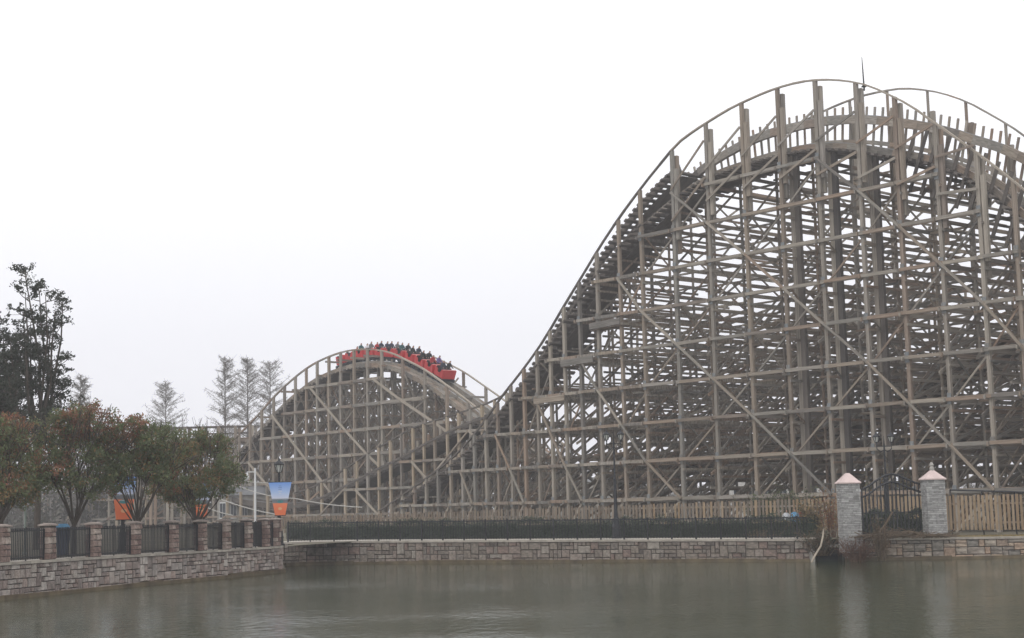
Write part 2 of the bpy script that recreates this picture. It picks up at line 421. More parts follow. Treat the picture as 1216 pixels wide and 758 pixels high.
# ------------------------------------------------------------------ stone walls
def stone_meshes(mat, n=5):
    out = []
    for k in range(n):
        rr = random.Random(100+k); vs = []
        for (z, ins) in ((-0.5, 0.0), (0.28, 0.0), (0.5, 0.13)):
            for sx, sy in ((-1, -1), (1, -1), (1, 1), (-1, 1)):
                vs.append(((0.5-ins*rr.uniform(0.5, 1.2))*sx, (0.5-ins*rr.uniform(0.5, 1.2))*sy, z+(rr.uniform(-0.12, 0.12) if z > 0.4 else 0)))
        fs = [(3, 2, 1, 0), (8, 9, 10, 11)]
        for r in (0, 4):
            for q in range(4): fs.append((r+q, r+(q+1) % 4, r+4+(q+1) % 4, r+4+q))
        me = mesh_of(vs, fs, 'stone_block'); me.materials.append(mat); out.append(me)
    return out
def rubble_layout(length, height, cw, ch, rr):
    nx, nz = int(length/cw), max(1, int(round(height/ch)))
    cw, ch = length/nx, height/nz
    used = [[False]*nz for _ in range(nx)]; out = []
    for i in range(nx):
        for k in range(nz):
            if used[i][k]: continue
            w, h = rr.choice(((1, 1), (2, 1), (2, 1), (2, 2), (1, 2), (2, 2), (2, 2), (3, 2), (1, 2), (2, 3), (1, 1)))
            while w > 1 and (i+w > nx or any(used[i+x][k] for x in range(w))): w -= 1
            while h > 1 and (k+h > nz or any(used[i+x][k+y] for x in range(w) for y in range(h))): h -= 1
            for x in range(w):
                for y in range(h): used[i+x][k+y] = True
            out.append((i*cw, k*ch, w*cw, h*ch))
    return out
def coursed_layout(length, height, rows, wmin, wmax, rr):
    out = []; ch = height/rows
    for k in range(rows):
        x = -rr.uniform(0, wmin)
        while x < length:
            w = rr.uniform(wmin, wmax); a, b = max(0, x), min(length, x+w)
            if b-a > 0.08: out.append((a, k*ch, b-a, ch))
            x += w
    return out
def stone_wall(name, P, mat, label, cell, layout, cap_h=0.11, cap_over=0.10, capmat='coping', seed=1, view=None):
    rr = random.Random(seed); mid = P[len(P)//2]
    root = empty(name, (mid.x, mid.y, 0), label, 'wall'); loc = Vector(root.location)
    core = MB(); cap_n = 0
    for i in range(len(P)-1):
        A, B = P[i], P[i+1]; t = (B-A).normalized(); n = inland(t)
        v = []
        for q in (A, B):
            for off, z in ((0.10, -0.6), (0.10, gz(q.x)-0.1), (0.55, gz(q.x)-0.1), (0.55, -0.6)):
                w = q+n*off; v.append((w.x, w.y, z))
        core.add(v, [(0, 1, 2, 3), (7, 6, 5, 4), (0, 4, 5, 1), (1, 5, 6, 2), (3, 2, 6, 7)])
    core.build('wall_core', M['mortar'], root, loc)
    ft = MB()
    for i in range(len(P)-1):
        A, B = P[i], P[i+1]; n = inland((B-A).normalized()); v = []
        for q in (A, B):
            h = .17+rr.uniform(-.05, .04)
            for off, z in ((-.24, -.6), (-.20, h), (.2, h+.02), (.2, -.6)): w = q+n*off; v.append((w.x, w.y, z))
        ft.add(v, [(0, 1, 2, 3), (7, 6, 5, 4), (0, 4, 5, 1), (1, 5, 6, 2)])
    ft.build('footing', M['wet_footing'], root, loc)
    meshes = stone_meshes(M[mat]); items = []
    total = polylen(P); H = min(gz(p.x) for p in P)
    for (x, z, w, h) in layout(total, 1.0, rr):
        c, t = along(P, x+w/2)
        hz = gz(c.x)-0.10+0.18                    # stones run a little below the water line
        zz0, zz1 = -0.18+z*hz, -0.18+(z+h)*hz
        n = inland(t); pr = rr.uniform(0.0, 0.05)
        ctr = c+n*(0.06-pr)+Vector((0, 0, (zz0+zz1)/2))
        mm = Matrix((t*(w-0.034), Vector((0, 0, 1))*(zz1-zz0-0.034), -n*0.17)).transposed().to_4x4()
        mm.translation = ctr
        items.append(((ctr-EYE).length if (view is None or view(c)) else 1e6, rr.randrange(len(meshes)), mm))
    items.sort(key=lambda q: q[0])
    for d, k, mm in items[:300]:
        o = bpy.data.objects.new('stone', meshes[k]); C.objects.link(o); o.parent = root
        o.matrix_parent_inverse = Matrix.Translation(-loc); o.matrix_basis = mm
    if items[300:]:
        mb = MB()
        for d, k, mm in items[300:]:
            mb.add([mm @ v.co for v in meshes[k].vertices], [tuple(p.vertices) for p in meshes[k].polygons])
        stuff(mb.build('stonework', M[mat], root, loc))
    # coping slabs
    d = 0.0; mats = M[capmat]
    while d < total-0.05:
        w = min(rr.uniform(1.1, 1.5), total-d)
        a, ta = along(P, d+0.006); b, tb = along(P, d+w-0.006)
        t = (b-a).normalized(); n = inland(t)
        mb = MB(); v = []
        dz = rr.uniform(-0.006, 0.006)
        for q in (a, b):
            for off, z in ((-cap_over, gz(q.x)-0.098), (-cap_over, gz(q.x)+cap_h-0.1+dz), (0.62, gz(q.x)+cap_h-0.1+dz), (0.62, gz(q.x)-0.098)):
                s = q+n*off; v.append((s.x, s.y, z))
        mb.add(v, [(0, 1, 2, 3), (7, 6, 5, 4), (0, 4, 5, 1), (1, 5, 6, 2), (3, 2, 6, 7), (0, 3, 7, 4)])
        mb.build('coping_slab', mats, root, loc)
        d += w
    return root
stone_wall('stone_wall', NEAR, 'stone', 'rough brownish stone retaining wall carrying the row of stone pillars by the water', None,
           lambda L_, H_, rr: rubble_layout(L_, 1.0, 0.19, 1/8.0, rr), seed=3, view=lambda c: -23.5 < c.x < -12)
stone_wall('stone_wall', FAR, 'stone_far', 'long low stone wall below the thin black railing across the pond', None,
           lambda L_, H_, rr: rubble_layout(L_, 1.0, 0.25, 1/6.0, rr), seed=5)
stone_wall('stone_wall', RIGHT, 'stone_warm', 'warm tan stained stone wall running from the gate pillars to the right', None,
           lambda L_, H_, rr: rubble_layout(L_, 1.0, 0.30, 1/6.0, rr), seed=8)

# ------------------------------------------------------------------ stone pillars and iron panels on the near wall
pill_px = [(-52, 18), (2, 17), (57, 15.5), (111, 14.5), (159, 13), (204, 11.5), (238, 10.5), (266.5, 9.5), (292.5, 9), (313, 8), (326.5, 7.5)]
PH = 1.42
pill = []
for px, w in pill_px:
    q, t = at_px(NEAR, px, 0.26); pill.append((q, t))
def ordinal(i): return ['first', 'second', 'third', 'fourth', 'fifth', 'sixth', 'seventh', 'eighth', 'ninth', 'tenth', 'eleventh', 'twelfth'][i]
pst = stone_meshes(M['pillar_stone'], 4)
for i, (q, t) in enumerate(pill):
    n = inland(t); W = 0.52
    root = empty('stone_pillar', (q.x, q.y, gz(q.x)), ordinal(i)+' reddish stone fence pillar on the near wall, counted from the left' if i else 'reddish stone fence pillar at the far left end, mostly cut off',
                 'pillar', 'stone pillars along the near wall', rz=math.atan2(t.y, t.x))
    core = MB(); core.box((0, 0, PH/2), (W-0.06, W-0.06, PH)); core.build('pillar_core', M['mortar'], root)
    rr = random.Random(40+i)
    z = 0.02
    while z < PH-0.12:
        h = min(rr.uniform(0.16, 0.32), PH-z)
        split = rr.uniform(0.3, 0.7)*W
        xs = (0, split, W) if rr.random() < 0.65 else (0, W)
        for x0, x1 in zip(xs[:-1], xs[1:]):
            for face in (-1, 1):
                o = bpy.data.objects.new('stone', pst[rr.randrange(4)]); C.objects.link(o); o.parent = root
                mm = Matrix((Vector((x1-x0-0.015, 0, 0)), Vector((0, 0, h-0.018)), Vector((0, face*0.25, 0)))).transposed().to_4x4()
                mm.translation = Vector(((x0+x1)/2-W/2, face*(W/2-0.125+rr.uniform(0, 0.025)), z+h/2)); o.matrix_basis = mm
        z += h
    cap = MB(); cap.taper((0, 0, PH), (W+0.09, W+0.09), (0, 0, PH+0.06), (W+0.09, W+0.09)); cap.taper((0, 0, PH+0.06), (W+0.08, W+0.08), (0, 0, PH+0.12), (0.2, 0.2))
    cap.build('cap', M['pillar_cap'], root)
for i in range(len(pill)-1):
    a, b = pill[i][0], pill[i+1][0]; t = (b-a).normalized(); l = (b-a).length-0.56
    mid = (a+b)/2
    root = empty('iron_fence_panel', (mid.x, mid.y, gz(mid.x)), 'black iron bar panel between the %s and %s stone pillars from the left' % (ordinal(i), ordinal(i+1)),
                 'fence panel', 'iron fence panels between the stone pillars', rz=math.atan2(t.y, t.x))
    for z in (0.14, 1.24):
        mb = MB(); mb.box((0, 0, z), (l, 0.05, 0.045)); mb.build('rail', M['iron'], root)
    nb = max(4, int(l/0.115))
    for k in range(nb):
        x = -l/2+(k+0.5)*l/nb
        big = (k == nb//2)
        o = bpy.data.objects.new('bar', unit('iron')); C.objects.link(o); o.parent = root
        o.location = (x, 0.003, 0.70); o.scale = (0.07 if big else 0.05, 0.03, 1.38 if big else 1.30)
    for sx in (-1, 1):
        o = bpy.data.objects.new('end_post', unit('iron')); C.objects.link(o); o.parent = root
        o.location = (sx*(l/2-0.02), 0.0, 0.66); o.scale = (0.055, 0.06, 1.28)

# ------------------------------------------------------------------ long black railing on the far wall
def far_railing():
    q0, _ = at_px(FAR, 342, 0.3); q1, _ = at_px(FAR, 958, 0.3)
    P = [q0]+[p+inland((FAR[min(i+1, len(FAR)-1)]-FAR[i-1]).normalized())*0.3 for i, p in enumerate(FAR) if 0 < i < len(FAR)-1 and q0.x < p.x < q1.x]+[q1]
    P = [Vector((p.x, p.y, 0)) for p in P]
    root = empty('iron_railing', (P[0].x, P[0].y, gz(P[0].x)), 'long thin black iron railing on the far wall in front of the hedge', 'railing'); loc = Vector(root.location)
    total = polylen(P); T = Timber(root)
    for i in range(len(P)-1):
        for z, h in ((0.13, 0.05), (1.14, 0.065)):
            a, b = P[i], P[i+1]
            T.beam('rail', a+Vector((0, 0, gz(a.x)+z)), b+Vector((0, 0, gz(b.x)+z)), 0.04, h, 'iron')
    n = int(total/0.18)
    for k in range(n+1):
        c, t = along(P, min(total, k*total/n)); g = gz(c.x)
        if k % 8 == 0: T.beam('post', c+Vector((0, 0, g-0.03)), c+Vector((0, 0, g+1.24)), 0.085, 0.08, 'iron', t)
        else: T.beam('bar', c+Vector((0, 0, g+0.06)), c+Vector((0, 0, g+1.2)), 0.034, 0.03, 'iron', t)
    T.flush()
far_railing()

# ------------------------------------------------------------------ picket fence
def fence_line():
    pts = []
    for px, Y in ((322, 113), (460, 108.5), (600, 103), (760, 98), (900, 94), (1000, 91.3), (1120, 87.3), (1216, 84.2), (1330, 80)):
        d = ray(px, 600); pts.append(Vector((d.x/d.y*Y, Y, 0)))
    return pts
FENCE = fence_line()
def picket_fence():
    P = FENCE; q = P[len(P)//2]
    root = empty('picket_fence', (q.x, q.y, gz(q.x)), 'tan wooden picket fence between the hedge and the coaster timbers', 'fence'); T = Timber(root)
    total = polylen(P); d = 0.0; k = 0
    while d < total:
        c, t = along(P, d); g = gz(c.x); n = inland(t); g2 = g-max(0.0, min(.85, .42-.021*c.x))
        T.beam('picket', c-n*0.04+Vector((0, 0, g+0.28+random.uniform(-.02, .02))), c-n*0.04+Vector((random.uniform(-.02, .02), 0, g2+2.22+random.uniform(-0.05, 0.06))), 0.15*random.uniform(.85, 1.1), 0.025, 'picket' if c.x > 17 or (c.x > 8 and random.random() < .3) else 'picket_grey', t)
        d += 0.245; k += 1
    for i in range(len(P)-1):
        a, b = P[i], P[i+1]; n = inland((b-a).normalized())
        m = max(1, int((b-a).length/4))
        for j in range(m):
            u, v = a+(b-a)*(j/m), a+(b-a)*((j+1)/m)
            for z in (0.7, 1.28 if u.x < 0 else 1.75): T.beam('fence_rail', u+n*0.02+Vector((0, 0, gz(u.x)+z)), v+n*0.02+Vector((0, 0, gz(v.x)+z)), 0.06, 0.12, 'timber')
            T.beam('fence_post', u+n*0.12+Vector((0, 0, gz(u.x)-0.1)), u+n*0.12+Vector((0, 0, gz(u.x)+(1.35 if u.x < 0 else 1.9))), 0.13, 0.13, 'timber_dark', (b-a).normalized())
    T.flush()
picket_fence()

# ------------------------------------------------------------------ leaves
def leaf_quads(mb, c, size, rr, mi=0, droop=0.3):
    d = Vector((rr.gauss(0, 1), rr.gauss(0, 1), rr.gauss(0, 1)-droop)).normalized()
    u = d.cross(Vector((rr.gauss(0, 1), rr.gauss(0, 1), rr.gauss(0, 1)))).normalized()
    l, w = size*rr.uniform(0.7, 1.3), size*0.42*rr.uniform(0.7, 1.3)
    c = Vector(c)
    mb.add([c-d*l*0.5, c+u*w*0.5, c+d*l*0.5, c-u*w*0.5], [(0, 1, 2, 3)], mi)
def branchwork(mb, base, rr, height, limbs, fork, spread, r0, depth=3, up=0.9, tips=None, n=6):
    """a trunk that forks into limbs that fork again; returns the twig ends"""
    tips = [] if tips is None else tips
    top = base+Vector((rr.uniform(-.1, .1), rr.uniform(-.1, .1), fork))
    mb.tube([base-Vector((0, 0, 0.15)), base.lerp(top, 0.5), top], [r0*1.25, r0, r0*0.92], n+2)
    def grow(p, d, l, r, k):
        mid = p+d*l*0.5+Vector((rr.gauss(0, .06), rr.gauss(0, .06), 0.03))*l
        e = p+d*l+Vector((rr.gauss(0, .05), rr.gauss(0, .05), 0.08))*l
        mb.tube([p, mid, e], [r, r*0.8, r*0.62], n if k > 1 else 4, cap=False)
        tips.append((mid, k)) if k <= 1 else None
        if k == 0: tips.append((e, k)); return
        for _ in range(rr.choice((2, 3, 3)) if k > 1 else 3):
            dd = (d+Vector((rr.gauss(0, .42), rr.gauss(0, .42), rr.gauss(0.12, .22)))).normalized()
            grow(e, dd, l*rr.uniform(0.55, 0.8), r*0.6, k-1)
    for i in range(limbs):
        an = 2*math.pi*(i+rr.uniform(-.3, .3))/limbs
        s = spread*rr.uniform(0.5, 1.1)
        d = Vector((math.cos(an)*s, math.sin(an)*s, up)).normalized()
        grow(top-Vector((0, 0, fork*0.12*rr.random())), d, (height-fork)*0.40*rr.uniform(.85, 1.1), r0*0.55, depth)
    return tips
def bushy_tree(px, Y, top_py, wpx, label, seed, redness, zmin=0.42):
    rr = random.Random(seed)
    d = ray(px, 600); base = Vector((d.x/d.y*Y, Y, 0)); base.z = gz(base.x)
    H = at_depth(px, top_py, Y).z-base.z; W = wpx*Y/FPX
    root = empty('evergreen_tree', base, label, 'tree', 'round evergreen trees behind the pillared fence')
    tb = MB(); tips = branchwork(tb, Vector((0, 0, 0)), rr, H, 8, H*0.20, 0.58, 0.10, 3, 1.0)
    # thin upright inner stems
    for _ in range(10):
        an = rr.uniform(0, 6.28); s = rr.uniform(0.1, 0.42)*W
        p0 = Vector((0, 0, H*rr.uniform(0.16, 0.24))); p1 = Vector((math.cos(an)*s, math.sin(an)*s, H*rr.uniform(0.62, 0.85)))
        tb.tube([p0, p0.lerp(p1, 0.45)+Vector((math.cos(an), math.sin(an), 0))*s*0.22, p1], [0.034, 0.022, 0.012], 4, cap=False)
    tb.build('trunk', M['bark'], root)
    cb = MB(); lobes = []
    for k in range(26):                                     # uneven lobes with gaps between them
        z = zmin+(0.92-zmin)*rr.random()**1.15; an = k*2.4+rr.uniform(-.5, .5)
        prof = max(0.0, 1-((z-zmin)/(1.04-zmin))**2)**0.5
        rad = W/2*prof*rr.uniform(0.35, 0.86)
        lobes.append((Vector((math.cos(an)*rad, math.sin(an)*rad, H*z)), rr.uniform(0.13, 0.23)*W, rr.random() < redness*(.3+1.5*(z-.45)), rr.random() < .36))
    lobes.append((Vector((rr.uniform(-.08, .08)*W, 0, H*.90)), .15*W, redness > .3, True)); lobes.append((Vector((rr.uniform(-.15, .15)*W, 0, H*.78)), .2*W, redness > .4, True))
    for c, rl, lred, lbro in lobes:
        for _ in range(13):
            u = Vector((rr.gauss(0, 1), rr.gauss(0, 1), rr.gauss(0, .8))).normalized()*rl*rr.uniform(.35, 1.0)
            q = c+u; q.z = min(q.z, H)
            up_ = u.z/rl; sig = rr.uniform(.10, .22); red = lred and rr.random() < .6+.5*up_
            for _ in range(rr.randint(26, 62)):
                p = q+Vector((rr.gauss(0, sig), rr.gauss(0, sig), rr.gauss(0, sig*.7)))
                mi = 1 if (red and rr.random() < .85) else (2 if (lbro and rr.random() < .55) or rr.random() < .08 else 0)
                leaf_quads(cb, p, 0.17, rr, mi, .5)
    cb.build('crown', [M['leaf_green'], M['leaf_red'], M['leaf_bronze']], root)
bushy_tree(-4, 68, 494, 122, 'green and red leaved tree at the left edge behind the first iron panels', 11, 0.55)
bushy_tree(88, 71, 478, 112, 'tallest reddish round tree, with many thin upright limbs, second from the left', 12, 0.62)
bushy_tree(164, 72.8, 490, 112, 'bronze topped round tree in front of the half hidden banner', 13, 0.5, 0.50)
bushy_tree(234, 78, 513, 112, 'greenest round tree, nearest the white camera pole', 14, 0.25, 0.46)

def tall_tree(px, Y, top_py, label, seed, W, clump_n, stems):
    rr = random.Random(seed)
    d = ray(px, 600); base = Vector((d.x/d.y*Y, Y, 0)); base.z = gz(base.x)
    H = at_depth(px, top_py, Y).z-base.z
    root = empty('broadleaf_tree', base, label, 'tree', 'tall dark trees at the left')
    tb, cb = MB(), MB()
    tb.tube([(0, 0, -.15), (0.05, 0, H*.2), (0.02, 0, H*.38)], [0.2, 0.17, 0.13], 8)
    for k in range(stems):
        an = 2*math.pi*k/stems+rr.uniform(-.3, .3); s = rr.uniform(0.25, 0.9)*W/2
        top = Vector((math.cos(an)*s, math.sin(an)*s, H*(1-0.36*(s/(W/2))**1.5)*rr.uniform(0.82, 0.98)))
        if k == 0: top = Vector((-W*0.16, 0, H*0.985))
        if k == 1: top = Vector((-W*0.02, 0.2, H*0.9))
        if k == 2: top = Vector((W*0.2, 0.2, H*0.86))
        p0 = Vector((0.02, 0, H*rr.uniform(0.24, 0.38)))
        q = p0.lerp(top, 0.5)+Vector((math.cos(an), math.sin(an), 0))*s*0.25
        pts = [p0, p0.lerp(q, 0.5)+Vector((rr.gauss(0, .1), rr.gauss(0, .1), 0)), q, q.lerp(top, 0.5)+Vector((rr.gauss(0, .12), rr.gauss(0, .12), 0)), top]
        tb.tube(pts, [0.13, 0.1, 0.075, 0.05, 0.02], 5, cap=False)
        for j in range(clump_n):
            f = rr.uniform(0.04, 1.0)
            i = min(3, int(f*4)); b = pts[i].lerp(pts[i+1], f*4-i)
            ln = W*0.26*(1.1-0.8*f)*rr.uniform(0.45, 1.2); a2 = rr.uniform(0, 6.28)
            tip = b+Vector((math.cos(a2)*ln, math.sin(a2)*ln, ln*rr.uniform(0.3, 1.0))); tip.z = min(tip.z, H-.3)
            tb.tube([b, b.lerp(tip, 0.6)+Vector((0, 0, -0.05)), tip], [0.034, 0.024, 0.016], 3, cap=False)
            for _t in range(rr.randint(3, 5)):
                e = tip+Vector((rr.gauss(0, .22), rr.gauss(0, .22), rr.uniform(-.05, .38)))
                tb.tube([tip, e], [0.014, 0.01], 3, cap=False); sg = rr.uniform(.06, .14)
                for _ in range(rr.randint(12, 24)):
                    leaf_quads(cb, e+Vector((rr.gauss(0, sg), rr.gauss(0, sg), rr.gauss(0, sg*.8))), 0.19, rr, 0, -0.1)
    tb.build('trunk', M['bark'], root); cb.build('crown', [M['leaf_dark']], root)
tall_tree(44, 84, 312, 'tall open dark tree with loose tufts of leaves standing above the round trees', 21, 6.0, 14, 13)
tall_tree(0, 88, 364, 'dense dark tall tree cut off by the left edge of the picture', 22, 3.4, 25, 11)

# ------------------------------------------------------------------ bare conifers far behind
def bare_conifer_meshes(H, W, seed):
    rr = random.Random(seed); tb, cb = MB(), MB()
    tb.tube([(0, 0, -.2), (0.05, 0, H*0.5), (0, 0, H)], [0.22, 0.14, 0.03], 6)
    nb = 190
    for k in range(nb):
        f = 0.12+0.86*(k+rr.random())/nb
        l = W/2*(1.0 if f < .6 else (1-((f-.6)/.42)**2.2)*.85+.15)*rr.uniform(0.45, 1.12)
        an = rr.uniform(0, 6.28); rise = rr.uniform(0.25, 0.8)
        p0 = Vector((0, 0, H*f)); e = p0+Vector((math.cos(an)*l, math.sin(an)*l, rise*l)); e.z = min(e.z, H*1.0)
        cb.tube([p0, e], [0.04, 0.016], 3, cap=False)
        for j in range(34):
            u = rr.uniform(0.25, 1.05); b = p0.lerp(e, u); tl = rr.uniform(0.15, 0.5)
            t = b+Vector((rr.gauss(0, .7), rr.gauss(0, .7), rr.gauss(0.15, .6)))*tl
            cb.tube([b, t], [0.017, 0.012], 3, cap=False)
    return tb, cb
def conifer(px, Y, top_py, wpx, label, seed):
    d = ray(px, 600); base = Vector((d.x/d.y*Y, Y, 0)); base.z = gz(base.x)
    H = at_depth(px, top_py, Y).z-base.z
    tb, cb = bare_conifer_meshes(H, wpx*Y/FPX, seed)
    root = empty('bare_conifer', base, label, 'tree', 'leafless conifers far behind the coaster')
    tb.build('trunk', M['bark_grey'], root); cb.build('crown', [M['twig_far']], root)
conifer(267, 205, 423, 50, 'pale bare conifer, leftmost of the trio beside the lower hill', 31)
conifer(294, 200, 424, 52, 'pale bare conifer in the middle of the trio beside the lower hill', 32)
conifer(321, 207, 429, 54, 'pale bare conifer touching the lower hill handrail, right one of the trio', 33)
conifer(196, 220, 454, 56, 'small solitary bare conifer above the bronze topped tree', 34)
conifer(94, 190, 446, 36, 'bare conifer with level branches just right of the tall open tree', 35)

# ------------------------------------------------------------------ the tall wooden coaster hill
LV = 2.9
def diag_lines(T, fr, A, zlev, top, b, step_u, every, name, w, h, mat, sign, phase=0, side_off=0.0):
    """long braces running down over the bents: one level per step_u bents"""
    n = len(A)
    def au(u):
        u = max(0, min(n-1.0001, u)); i = int(u); return A[i]+(A[i+1]-A[i])*(u-i)
    for c in range(-40, n+40):
        if (c-phase) % every: continue
        for k in range(len(zlev)-1):
            u0, u1 = c+sign*k*step_u, c+sign*(k+1)*step_u
            if min(u0, u1) < 0 or max(u0, u1) > n-1: continue
            a0, a1 = au(u0), au(u1)
            if zlev[k+1] > top(a1)-0.6 or zlev[k] > top(a0)-0.6: continue
            off = 0.0
            T.beam(name, fr.p(a0, b-side_off, zlev[k]), fr.p(a1, b-side_off, zlev[k+1]), w, h, mat)

MAIN = Frame(17.5, 108, -13.6, 16.0)
def main_hill():
    fr = MAIN
    hand_px = [(1330, 330), (1270, 272), (1216, 225), (1184, 199.5), (1163, 183.5), (1142.6, 169), (1125, 156), (1107, 144), (1085, 128), (1073, 121), (1049, 109.5), (1030, 101.5), (1005, 96.5), (978, 95), (955, 97), (933, 102),
               (912, 109), (890, 118.5), (868, 129), (848, 141), (826, 155), (805, 171), (788, 191), (770, 213), (740, 253), (715, 290), (690, 331), (670, 364), (645, 406), (620, 441), (595, 473), (570, 508), (543, 539), (515, 562), (483, 585), (450, 607), (420, 618)]
    zh = Curve([fr.hit(x, y, 0) for x, y in hand_px])
    B2 = 8.4
    rear_px = [(1330, 262), (1270, 203), (1216, 161), (1200, 150), (1176, 136), (1150, 122), (1122, 112), (1100, 107.5), (1073, 105.5), (1050, 108.5), (1022, 115), (988, 128), (950, 147), (910, 172), (870, 206), (830, 256)]
    zr = Curve([fr.hit(x, y, B2) for x, y in rear_px])
    up_px = [(1330, 275), (1270, 222), (1216, 192), (1176, 173), (1150, 165), (1122, 156), (1100, 150.5), (1073, 145.5), (1027, 140), (978, 140), (933, 148), (890, 160), (850, 180), (811, 207), (780, 238), (750, 276), (715, 326), (690, 366), (665, 408), (640, 448), (615, 482), (590, 516)]
    BU = 5.6
    zu = Curve([fr.hit(x, y, BU) for x, y in up_px])
    lo_px = [(1330, 350), (1270, 292), (1216, 247), (1184, 222), (1150, 202), (1110, 190), (1070, 184), (1020, 177), (975, 178), (933, 187), (896, 198), (850, 216), (800, 252), (750, 302), (715, 348), (690, 386), (665, 425), (640, 458), (615, 490), (590, 520), (560, 548), (530, 570), (500, 591), (460, 614), (430, 622)]
    BL = 2.2
    zl = Curve([fr.hit(x, y, BL) for x, y in lo_px])
    px_post = [1330, 1290, 1251, 1212, 1170, 1122, 1075, 1029, 980, 934, 890, 846, 804, 764, 737, 710, 688, 669, 652, 636, 620, 604, 588, 574, 560, 546, 532, 517, 503, 489, 475, 462, 448]
    A = [fr.hit(x, 350, 0)[0] for x in px_post]
    loc = fr.p(A[15], 0, 0); loc.z = gz(loc.x)
    root = empty('roller_coaster', loc, 'tall weathered timber coaster hill filling the right half of the view', 'roller coaster', 'wooden coaster hills')
    T = Timber(root)
    zlev = [3.6+LV*k for k in range(-0, 11)]
    sideA = fr.d
    rows_full = [0.0, 3.6, 8.4, 12.8, 17.0, 21.0]
    def top_of(b, a, px):
        if b < 0.1: return zh(a)
        if b < 7: return zl(a)-(0 if b < 5 or px > 600 else .3)
        if b < 9: return (zr(a) if px > 850 else zu(a)-0.4)
        return min(zl(a), zr(a) if px > 850 else 99)-(4.5 if b < 13 else (9.0 if b < 18 else 13.0))
    for i, (a, px) in enumerate(zip(A, px_post)):
        rows = rows_full if px > 690 else (rows_full[:5] if px > 600 else [0.0, 2.2, 4.4])
        tops = [top_of(b, a, px) for b in rows]
        big = 800 < px < 1200
        for b, tz in zip(rows, tops):
            g = gz(fr.p(a, b, 0).x)
            if tz < g+0.4: continue
            w = 0.27 if b < 0.1 else 0.16
            T.beam('post', fr.p(a, b, g-0.1), fr.p(a, b, tz), w, w*0.9, 'timber', sideA)
            if big and b < 0.1:      # doubled uprights up at the crest
                T.beam('post', fr.p(a-0.36, b+0.03, zh(a)-7), fr.p(a-0.34, b+0.03, zh(a)-1.5), 0.3, 0.26, 'timber', sideA)
                T.beam('post', fr.p(a-0.05, b+0.36, zh(a)-8), fr.p(a-0.05, b+0.36, zh(a)-0.4), 0.42, 0.3, 'timber', sideA)
            if px in (980, 1029, 934) and b < 0.1:      # stout inner columns under the crest
                for da in (-.1, -.5): T.beam('post', fr.p(a+da, 1.1, g-.1), fr.p(a+da, 1.1, zl(a)-.3), 0.36, 0.3, 'timber_dark' if da < -.3 else 'timber', sideA)
            if px > 850 and 8 < b < 9:
                T.beam('post', fr.p(a-0.34, b, tz-9), fr.p(a-0.34, b, tz-1.6), 0.3, 0.26, 'timber', sideA)
        # cross ledgers and cross braces of this bent
        for k, z in enumerate(zlev):
            ok = [b for b, tz in zip(rows, tops) if tz > z+0.25 and z < zl(a)-0.6]
            if len(ok) < 2: continue
            bm = max(ok)
            T.beam('cross_ledger', fr.p(a+0.24, -0.45, z-0.06), fr.p(a+0.24, bm+0.4, z-0.06+random.uniform(-.05, .05)), 0.10, 0.26)
            if px > 690:
                T.beam('cross_ledger', fr.p(a-0.24, -0.3, z-0.75), fr.p(a-0.24, bm+0.3, z-0.7), 0.08, 0.17)
                if z+LV*.5 < zl(a)-.6: T.beam('cross_ledger', fr.p(a+0.22, 0.6, z+LV*0.52), fr.p(a+0.22, bm+0.2, z+LV*0.48), 0.08, 0.17)
            if z < 19: T.beam('cross_ledger', fr.p(a+random.uniform(.5, 1.0), -0.1, z+LV*.25), fr.p(a+random.uniform(.5, 1.0), bm+.2, z+LV*.25), .07, .15)
            for (b0, b1) in zip(ok[:-1], ok[1:]):
                if z+LV < min(top_of(b0, a, px), top_of(b1, a, px))+0.5:
                    if k < 3 or (i+k+int(b0)) % 2 == 0: T.beam('cross_brace', fr.p(a+0.33, b0, z), fr.p(a+0.33, b1, z+LV), 0.07, 0.15)
                    if (i+k) % 3 == 1: T.beam('cross_brace', fr.p(a-0.33, b0, z+LV), fr.p(a-0.33, b1, z), 0.07, 0.13)
            if k < 5 and px > 600 and z < zl(a)-8:           # long slanting braces through the depth of the frame
                for q, (bs, be, rise) in enumerate(((-.2, 12.8, 1.35), (4.0, 17.0, 1.35), (-.2, 6.5, 1.2))):
                    if (i+k+q) % 4 == 3 or z+LV*rise > zl(a)-6: continue
                    T.beam('cross_brace', fr.p(a+.42+.1*q, bs, z-.6*q), fr.p(a+.42+.1*q, be, z-.6*q+LV*rise), .08, .2, 'timber')
            if k == 0:
                for (b0, b1) in zip(rows[:-1], rows[1:]):
                    T.beam('cross_brace', fr.p(a+0.33, b0, gz(fr.p(a, b0, 0).x)), fr.p(a+0.33, b1, z), 0.08, 0.2)
        for k, z in enumerate(zlev):                     # bluish plates where ledgers meet the face posts
            if z < zl(a)-.5 and (i*7+k*3) % 5 < 3: T.beam('joint_plate', fr.p(a, -.19, z-.32), fr.p(a, -.19, z+.38), .31, .03, 'plate', fr.d)
